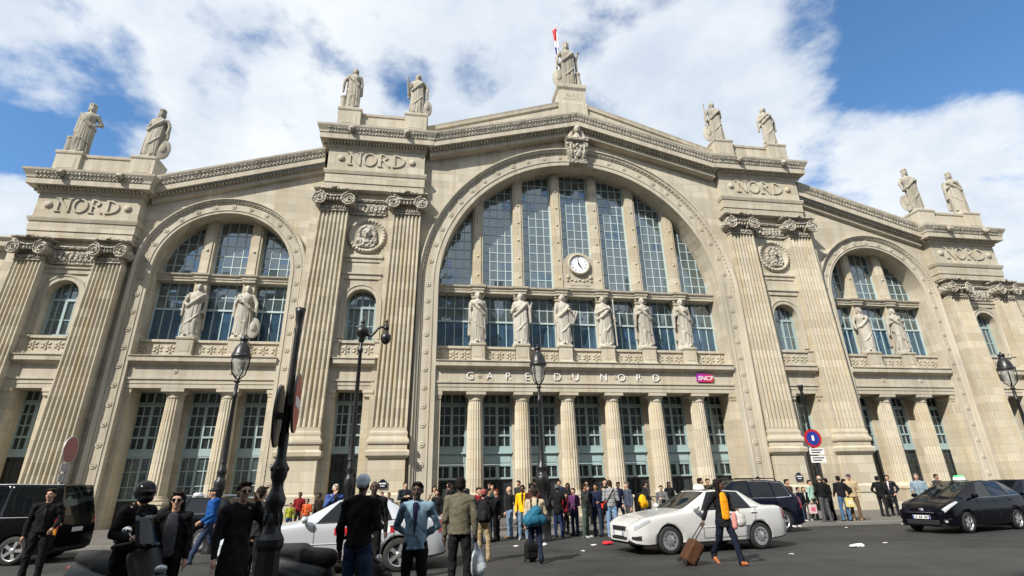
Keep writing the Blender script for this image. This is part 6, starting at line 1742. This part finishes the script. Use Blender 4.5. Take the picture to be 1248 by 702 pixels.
def trolley(label, base, top, rz, w, hgt, dep, col, tilt=25, name='suitcase', grip=None):
    r = thing(name, label, 'suitcase', base, rz)
    Tm = Matrix.Rotation(R(tilt),4,'X')
    b = MB(); b.box(-w/2,w/2,-dep/2,dep/2,.07,hgt)
    me = evaluated(b.mesh('s'), [('BEVEL', dict(width=.05, segments=3, limit_method='NONE'))]); me.transform(Tm); link('case', me, cloth(col,.6), r)
    b = MB(); b.box(-w*.38,w*.38,-dep/2-.03,-dep/2+.01,.12,hgt*.55); b.box(-w*.38,w*.38,-dep/2-.025,-dep/2+.01,hgt*.6,hgt*.9)
    me = evaluated(b.mesh('s'), [('BEVEL', dict(width=.012, segments=2, limit_method='NONE'))]); me.transform(Tm); link('front_pocket', me, cloth(tuple(c*.8 for c in col),.6), r)
    for sd in (1,-1):
        b = MB(); b.lathe([(.045,-.02),(.05,-.012),(.05,.012),(.045,.02)], (sd*w*.4,dep/2-.03,.05), 14, 'X'); me = b.mesh('w'); me.transform(Tm); link('wheel', me, M['rubber'], r)
    inv = (Matrix.Translation(base) @ Matrix.Rotation(rz,4,'Z')).inverted()
    g_ = inv @ Vector(top)
    b = MB()
    for sd in (1,-1): b.tube([Tm @ Vector((sd*w*.25,dep*.3,hgt-.02)), g_+Vector((sd*w*.22,0,0))], .011, 6)
    b.tube([g_+Vector((-w*.26,0,0)),g_+Vector((w*.26,0,0))], .017, 8); b.obj('pull_handle', M['darkplastic'], r)
    return r
hw = H_W[-1]
trolley('brown leather wheeled suitcase tilted behind the woman in the yellow top', Vector((hw.x-.50,hw.y+.06,.0)), hw, R(84), .40, .56, .26, (.07,.032,.017), 36)
hw = H_BJ[1]
trolley('small dark wheeled case beside the man in pale jeans', Vector((hw.x+.02,hw.y+.10,.0)), hw, R(20), .36, .52, .22, (.03,.024,.02), 10)
b = MB(); ht = H_TAN[1]; trolley('small black wheeled bag trailed by the person in the cream coat', Vector((ht.x+.12,ht.y+.05,0)), ht, R(10), .30, .42, .2, (.012,.012,.012), 8)
b = MB(); h = H_W[1]; c = h+Vector((.02,0,-.16)); b.ball(c,(.12,.07,.17),14,9); b.ball(c+Vector((0,0,-.06)),(.13,.08,.12),12,8); b.cap(c+Vector((-.05,0,.12)),h,.02,.014); b.cap(c+Vector((.05,0,.12)),h,.02,.014)
hb = bag_obj('handbag', 'white handbag with pink and red trim held by the woman in yellow', 'bag', b, cloth((.5,.48,.46),.6))
b = MB(); b.cap(c+Vector((-.14,-.02,.08)),c+Vector((-.15,-.02,-.16)),.05,.06); link('scarf', skin(b,.012,3), cloth((.55,.22,.20)), hb)
b = MB(); h = P_ST((.20,.02,.92)); b.ball(h,(.07,.14,.12),12,8)
sb = bag_obj('shoulder_bag', 'black shoulder bag at the hip of the man in stripes', 'bag', b, cloth(BLK,.6))
b = MB(); b.tube([P_ST((.19,.06,1.0)),P_ST((.05,.15,1.25)),P_ST((-.11,.10,1.48)),P_ST((-.10,-.09,1.42)),P_ST((.08,-.15,1.15)),P_ST((.19,-.02,1.0))], .016, 6); b.obj('strap', cloth(BLK), sb)
for hnd,nm,lb,col in ((H_GR[-1],'carrier_bag','white carrier bag with a pink mark held low in the group at right',(.55,.42,.42)),(H_CAP[-1],'carrier_bag','cream and yellow carrier bag held by the man in the grey cap',(.60,.50,.18))):
    b = MB(); b.box(-.16,.16,-.05,.05,-.46,-.10); me = evaluated(b.mesh('s'), [('BEVEL', dict(width=.02, segments=2, limit_method='NONE'))])
    o = link(nm, me, cloth(col,.6)); o.location = hnd; o.rotation_euler = (0,0,R(-10)); tag(o, lb, 'bag')
    b = MB(); b.tube([(-.08,0,-.11),(-.06,0,-.02),(0,0,.01),(.06,0,-.02),(.08,0,-.11)], .010, 6); b.obj('handle', cloth((.5,.48,.4)), o)
    b = MB(); b.box(-.09,.09,-.0535,-.0505,-.36,-.2); b.obj('printed_mark', cloth((.55,.12,.2) if 'pink' in lb else (.65,.6,.45)), o)
b = MB(); b.ball((-.78,-9.0,.78),(.16,.13,.24),14,9); b.ball((-.74,-9.02,.66),(.18,.14,.16),14,9)
o = bag_obj('rucksack', 'bright yellow rucksack beside the young person in grey', 'backpack', b, cloth((.75,.40,.01),.6))
o.location = (-.35,.6,.28)
b = MB(); b.ball((-.78,-9.14,.70),(.10,.05,.10),10,7); link('pocket', skin(b,.012,2), cloth((.6,.3,.01)), o)

# ---- litter
def litter(label, x, y, s_, col, seed, tall=.5):
    rnd = random.Random(seed); b = MB()
    for i in range(6):
        a = rnd.uniform(0,6.28); b.ball((math.cos(a)*s_*.55*rnd.random(),math.sin(a)*s_*.45*rnd.random(),s_*tall*.35),(s_*rnd.uniform(.3,.55),s_*rnd.uniform(.2,.4),s_*tall*rnd.uniform(.25,.5)),9,6,Matrix.Rotation(rnd.uniform(0,3),3,'Z'))
    o = link('litter', skin(b, max(.008,s_*.07), 1), cloth(col,.8)); o.location = (x,y,.0); tag(o, label, 'litter', 'scraps of litter on the road', 'thing')
litter('largest white crumpled paper bag, alone on the road at right', 1.83,-15.4,.24,(.72,.72,.70),1)
litter('red crumpled plastic bag on the road in front of the white taxi', -4.02,-12.5,.26,(.55,.03,.04),2,.45)
litter('flat white scrap just left of the red bag', -4.44,-12.55,.17,(.7,.7,.69),3,.2)
litter('white paper ball near the person in the cream coat', -5.8,-12.2,.13,(.7,.7,.69),4,.8)
litter('white scrap between the yellow jacket and the khaki trousers', -6.63,-12.1,.12,(.66,.66,.64),5,.3)
litter('small white scrap on the road below the man in green trousers', -5.11,-13.9,.10,(.68,.68,.66),6,.25)
litter('white scrap at the feet of the man in olive', -8.25,-16.9,.13,(.7,.7,.68),7,.2)
litter('small pale scrap on open road between the two taxis', 3.3,-14.7,.10,(.65,.65,.62),8,.25)
litter('grey flattened cup near the walking woman', -.61,-16.2,.11,(.35,.35,.34),9,.35)
litter('tiny white scrap near the kerb before the group at right', 6.3,-9.6,.10,(.7,.7,.68),10,.25)
litter('white scrap by the kerb in front of the men in suits', 9.4,-8.9,.11,(.7,.7,.68),11,.25)
litter('tiny pale scrap in the bottom right of the road', 4.6,-19.3,.06,(.65,.65,.63),12,.3)
# ------------------------------------------------------------------ the houses across the street: they shade the near pavement and show in the glass
HOUSE = stone_mat('house_stone', (.40,.36,.29), dirt=.4, warm=.2, seed=7.0)
def house(label, x0, x1, y, floors, name='apartment_building'):
    r = thing(name, label, 'apartment building', ((x0+x1)/2,y,0), 0, 'houses across the street')
    w = x1-x0; hh = 4.6+floors*3.35
    b = MB(); b.box(-w/2,w/2,-13,0,0,hh)
    b.wrap([(0,hh-.5),(.12,hh-.4),(.3,hh-.15),(.45,hh),(.45,hh+.12),(0,hh+.2)], -w/2, w/2, -13, 0)
    b.box(-w/2,w/2,0,.45,hh-.3,hh+.15); b.box(-w/2,w/2,0,.35,4.3,4.6)
    b.obj('wall', HOUSE, r)
    b = MB(); b.prism([(-w/2,hh+.2),(w/2,hh+.2),(w/2-.9,hh+4.3),(-w/2+.9,hh+4.3)], -12.5, -.6); rf = b.obj('roof', M['zinc'], r)
    for t in (-.32,.3):
        b = MB(); b.box(w*t-.6,w*t+.6,-7,-6,hh+4.2,hh+5.4); b.obj('chimney', HOUSE, rf)
    n = int(w/2.9)
    f = MB(); f.box(-.65,.65,.004,.10,-.06,0); f.box(-.65,-.55,.003,.08,0,2.2); f.box(.55,.65,.003,.08,0,2.2); f.box(-.65,.65,.004,.09,2.2,2.3); f.box(-.04,.04,.004,.07,0,2.2)
    for i in range(9): f.box(-.62+.155*i-.01,-.62+.155*i+.01,.18,.2,0,.9)
    f.box(-.65,.65,.17,.21,.88,.92)
    fm = f.mesh('window'); fm.materials.append(M['white'])
    g = MB(); g.box(-.55,.55,.002,.03,0,2.2); gm = g.mesh('pane'); gm.materials.append(M['glass_door'])
    for k in range(floors):
        for i in range(n):
            o = link('window', fm, None, r); o.location = (-w/2+w*(i+.5)/n,0,5.2+3.35*k); link('pane', gm, None, o)
    for i in range(n):
        b = MB(); b.box(-w/2+w*(i+.5)/n-1.1,-w/2+w*(i+.5)/n+1.1,.003,.06,.1,3.4); b.obj('shop_window', M['glass_door'], r)
        b = MB(); b.box(-w/2+w*(i+.5)/n-1.2,-w/2+w*(i+.5)/n+1.2,.0,.12,3.45,4.1); b.obj('shop_board', rcol[i%4], r)
rcol = [plain('shop_board_'+str(i), c, .5) for i,c in enumerate(((.05,.02,.02),(.02,.04,.03),(.04,.04,.05),(.06,.05,.03)))]
house('pale stone apartment house across the street, directly behind the viewer', -24, 2, -42, 6)
house('apartment house across the street to the left of the viewer', -52, -24.3, -42, 6)
house('apartment house across the street to the right of the viewer', 2.3, 30, -42, 6)
house('apartment house across the street, furthest to the left', -82, -52.3, -42, 6)
# ------------------------------------------------------------------ light and weather
CLOUD = 12.6; SUN_E = 5.0; EXPO = 0.43; SKY_S = .062; SKY_B = 2.05
CLOUD_PATCHES = [(1205,60,22,.17),(1246,30,14,.10),(1040,60,8,.06),(25,80,12,.11),(150,195,7,.10),(10,240,8,.08),(265,113,4,.09),(290,8,7,.09),(495,90,4,.07),(585,85,5,.08),(940,30,4,.05),(700,30,5,.05),(430,30,6,.05),(480,60,30,-.02),(1130,220,10,-.14),(1245,240,12,-.14),(900,90,12,-.09)]
# ------------------------------------------------------------------ ground
def ground_mat(name, c0, c1, sc=1.0, joints=False):
    t = NT(name)
    P = t.node('ShaderNodeNewGeometry').outputs['Position']
    big = t.noise(P, .12, 5, .65); mid = t.noise(P, 1.1, 6, .65); fine = t.noise(P, 38, 3, .7)
    # old repairs and tyre-polished lanes
    mp = t.node('ShaderNodeMapping'); mp.inputs['Scale'].default_value = (.05,.55,1); t.link(P, mp.inputs[0])
    lane = t.noise(mp.outputs[0], 1.0, 3, .5)
    f = t.math('ADD', t.math('MULTIPLY', big, .5), t.math('ADD', t.math('MULTIPLY', mid, .35), t.math('MULTIPLY', lane, .3)))
    c = t.mix(t.ramp(f, [(.42,(0,0,0)),(.68,(1,1,1))]), c0, c1)
    c = t.mix(.5, c, t.mix(t.ramp(fine, [(.35,(0,0,0)),(.65,(1,1,1))]), (.55,.55,.55), (1.45,1.45,1.45)), 'MULTIPLY')
    spot = t.node('ShaderNodeTexVoronoi'); spot.inputs['Scale'].default_value = 1.7; t.link(P, spot.inputs['Vector'])
    sp = t.ramp(spot.outputs['Distance'], [(.03,(1,1,1)),(.07,(0,0,0))])
    c = t.mix(t.math('MULTIPLY', sp, .45), c, (.02,.02,.02))
    if joints:
        br = t.node('ShaderNodeTexBrick'); br.inputs['Scale'].default_value = 1; br.inputs['Brick Width'].default_value = 1.6; br.inputs['Row Height'].default_value = 1.1
        br.inputs['Mortar Size'].default_value = .012; br.inputs['Color1'].default_value = (.85,.85,.85,1); br.inputs['Color2'].default_value = (1.1,1.1,1.1,1); br.inputs['Mortar'].default_value = (.4,.4,.4,1)
        t.link(P, br.inputs['Vector']); c = t.mix(.6, c, br.outputs['Color'], 'MULTIPLY')
    t.base(c)
    t.link(t.ramp(mid, [(.3,(.62,)*3),(.7,(.85,)*3)]), t.b.inputs['Roughness'])
    t.b.inputs['Specular IOR Level'].default_value = .35
    t.bump(t.math('ADD', fine, t.math('MULTIPLY', mid, .5)), .5, .012)
    return t.m
def grid_sheet(x0, x1, y0, y1, z):
    b = MB(); b.add([(x0,y0,z),(x1,y0,z),(x1,y1,z),(x0,y1,z)], [(0,1,2,3)]); return b
g = grid_sheet(-900,900,-900,900,-.006).obj('ground', ground_mat('far_ground',(.05,.05,.05),(.08,.08,.08))); g['kind'] = 'structure'
g = grid_sheet(-120,120,-34,-8.55,0).obj('road', ground_mat('asphalt',(.017,.017,.016),(.052,.051,.048))); g['kind'] = 'structure'
b = MB(); b.box(-60,60,-8.25,2.6,-.02,.10); g = b.obj('pavement', ground_mat('pavement_asphalt',(.085,.08,.073),(.14,.13,.118))); g['kind'] = 'structure'
b = MB()
for i in range(80): b.box(-60+1.5*i+.004,-58.5+1.5*i-.004,-8.55,-8.252,-.02,.105)
g = b.obj('kerb', ground_mat('granite_kerb',(.15,.145,.135),(.24,.23,.215))); g['kind'] = 'structure'

# ------------------------------------------------------------------ sky with clouds, sun
FWD = Vector((0.14763213,0.92252333,0.35658863)); RGT = Vector((0.98833952,-0.15119467,-0.01803214)); UP = Vector((-0.03727923,-0.35509276,0.93408746))
FPX = 640.0
SUN_AZ, SUN_EL = 43.0, 41.0        # light travels towards +x,+y
def pixdir(x, y): return (FWD+RGT*((x-624)/FPX)-UP*((y-351)/FPX)).normalized()
W = bpy.data.worlds.new('World'); SC.world = W; W.use_nodes = True
nt = W.node_tree; nt.nodes.clear()
def nn(t, **k):
    n = nt.nodes.new(t)
    for a,v in k.items(): setattr(n, a, v)
    return n
def mth(op, a, b=0, c=0, clamp=False):
    n = nn('ShaderNodeMath', operation=op, use_clamp=clamp)
    for i,v in enumerate((a,b,c)):
        if hasattr(v,'is_output'): nt.links.new(v, n.inputs[i])
        else: n.inputs[i].default_value = v
    return n.outputs[0]
sky = nn('ShaderNodeTexSky', sky_type='NISHITA'); sky.sun_disc = False
sky.sun_elevation = R(SUN_EL); sky.sun_rotation = math.atan2(-math.cos(R(SUN_AZ)), -math.sin(R(SUN_AZ)))
sky.air_density = 1.0; sky.dust_density = .6; sky.ozone_density = 2.0
tc = nn('ShaderNodeTexCoord'); D = tc.outputs['Generated']
sep = nn('ShaderNodeSeparateXYZ'); nt.links.new(D, sep.inputs[0])
zz = mth('ADD', mth('MAXIMUM', sep.outputs[2], 0.0), .22)
cm = nn('ShaderNodeCombineXYZ'); nt.links.new(mth('DIVIDE', sep.outputs[0], zz), cm.inputs[0]); nt.links.new(mth('DIVIDE', sep.outputs[1], zz), cm.inputs[1])
cm.inputs[2].default_value = 3.7
def nz(scale, det, rough, off=(0,0,0), dist=0.0):
    mp = nn('ShaderNodeMapping'); mp.inputs['Location'].default_value = off; nt.links.new(cm.outputs[0], mp.inputs[0])
    n = nn('ShaderNodeTexNoise'); n.inputs['Scale'].default_value = scale; n.inputs['Detail'].default_value = det; n.inputs['Roughness'].default_value = rough
    n.inputs['Distortion'].default_value = dist
    nt.links.new(mp.outputs[0], n.inputs['Vector']); return n.outputs['Fac']
n1 = nz(1.9, 11, .58, (4.1,1.3,0), .12); n2 = nz(5.2, 12, .62, (9,2,1), .15); n3 = nz(.9, 4, .5, (1,7,2))
dens = mth('ADD', mth('MULTIPLY', n1, .80), mth('MULTIPLY', n2, .29))
def patch(px, py, deg, amount):
    """a clearing (or a bank, when negative) in the cloud cover round one direction of the sky"""
    global dens
    v = pixdir(px, py)
    dp = nn('ShaderNodeVectorMath', operation='DOT_PRODUCT'); nt.links.new(D, dp.inputs[0]); dp.inputs[1].default_value = v
    mr = nn('ShaderNodeMapRange', interpolation_type='SMOOTHERSTEP')
    mr.inputs['From Min'].default_value = math.cos(R(deg)); mr.inputs['From Max'].default_value = math.cos(R(deg*.15))
    mr.inputs['To Min'].default_value = 0; mr.inputs['To Max'].default_value = amount
    nt.links.new(dp.outputs['Value'], mr.inputs['Value'])
    dens = mth('SUBTRACT', dens, mr.outputs[0])
for a in CLOUD_PATCHES: patch(*a)
cov = nn('ShaderNodeMapRange', interpolation_type='SMOOTHSTEP'); cov.inputs['From Min'].default_value = .405; cov.inputs['From Max'].default_value = .535
nt.links.new(dens, cov.inputs['Value'])
shade = nn('ShaderNodeValToRGB'); e = shade.color_ramp.elements
e[0].position = .40; e[0].color = (*[c*CLOUD for c in (.93,.97,1.0)],1); e[1].position = .66; e[1].color = (*[c*CLOUD for c in (.60,.69,.82)],1)
nt.links.new(mth('ADD', mth('MULTIPLY', n3, .5), mth('MULTIPLY', n2, .52)), shade.inputs[0])
mx = nn('ShaderNodeMix', data_type='RGBA'); nt.links.new(mth('MULTIPLY', cov.outputs[0], .97), mx.inputs[0]); blue = nn('ShaderNodeMix', data_type='RGBA', blend_type='MULTIPLY'); blue.inputs[0].default_value = 1; nt.links.new(sky.outputs[0], blue.inputs[6]); blue.inputs[7].default_value = (SKY_B*.72,SKY_B*1.02,SKY_B*1.2,1)
nt.links.new(blue.outputs[2], mx.inputs[6]); nt.links.new(shade.outputs[0], mx.inputs[7])
bg = nn('ShaderNodeBackground'); bg.inputs['Strength'].default_value = SKY_S; nt.links.new(mx.outputs[2], bg.inputs['Color'])
out = nn('ShaderNodeOutputWorld'); nt.links.new(bg.outputs[0], out.inputs[0])

sl = bpy.data.lights.new('sun', 'SUN'); sl.energy = SUN_E; sl.angle = R(.53); sl.color = (1,.95,.86)
so = bpy.data.objects.new('sun', sl); COL.objects.link(so)
d = Vector((math.cos(R(SUN_AZ))*math.cos(R(SUN_EL)), math.sin(R(SUN_AZ))*math.cos(R(SUN_EL)), -math.sin(R(SUN_EL))))
so.rotation_euler = d.to_track_quat('-Z','Y').to_euler(); so.location = (-40,-50,60)

# ------------------------------------------------------------------ camera
cd = bpy.data.cameras.new('camera'); cd.sensor_width = 36; cd.lens = 36*FPX/1248; cd.clip_end = 3000; cd.clip_start = .1
co = bpy.data.objects.new('camera', cd); COL.objects.link(co)
mw = Matrix.Identity(4)
for i in range(3):
    mw[i][0] = RGT[i]; mw[i][1] = UP[i]; mw[i][2] = -FWD[i]
mw[0][3], mw[1][3], mw[2][3] = -9.33945528, -29.07658805, 1.6
co.matrix_world = mw
SC.camera = co
bpy.data.scenes.remove(TMP)
SC.view_settings.view_transform = 'Standard'; SC.view_settings.look = 'None'; SC.view_settings.gamma = 1; SC.view_settings.use_curve_mapping = False
SC.view_settings.exposure = EXPO
SC.cycles.use_denoising = True
SC.cycles.max_bounces = 6; SC.cycles.diffuse_bounces = 3; SC.cycles.glossy_bounces = 3; SC.cycles.transparent_max_bounces = 6
SC.cycles.sample_clamp_indirect = 6
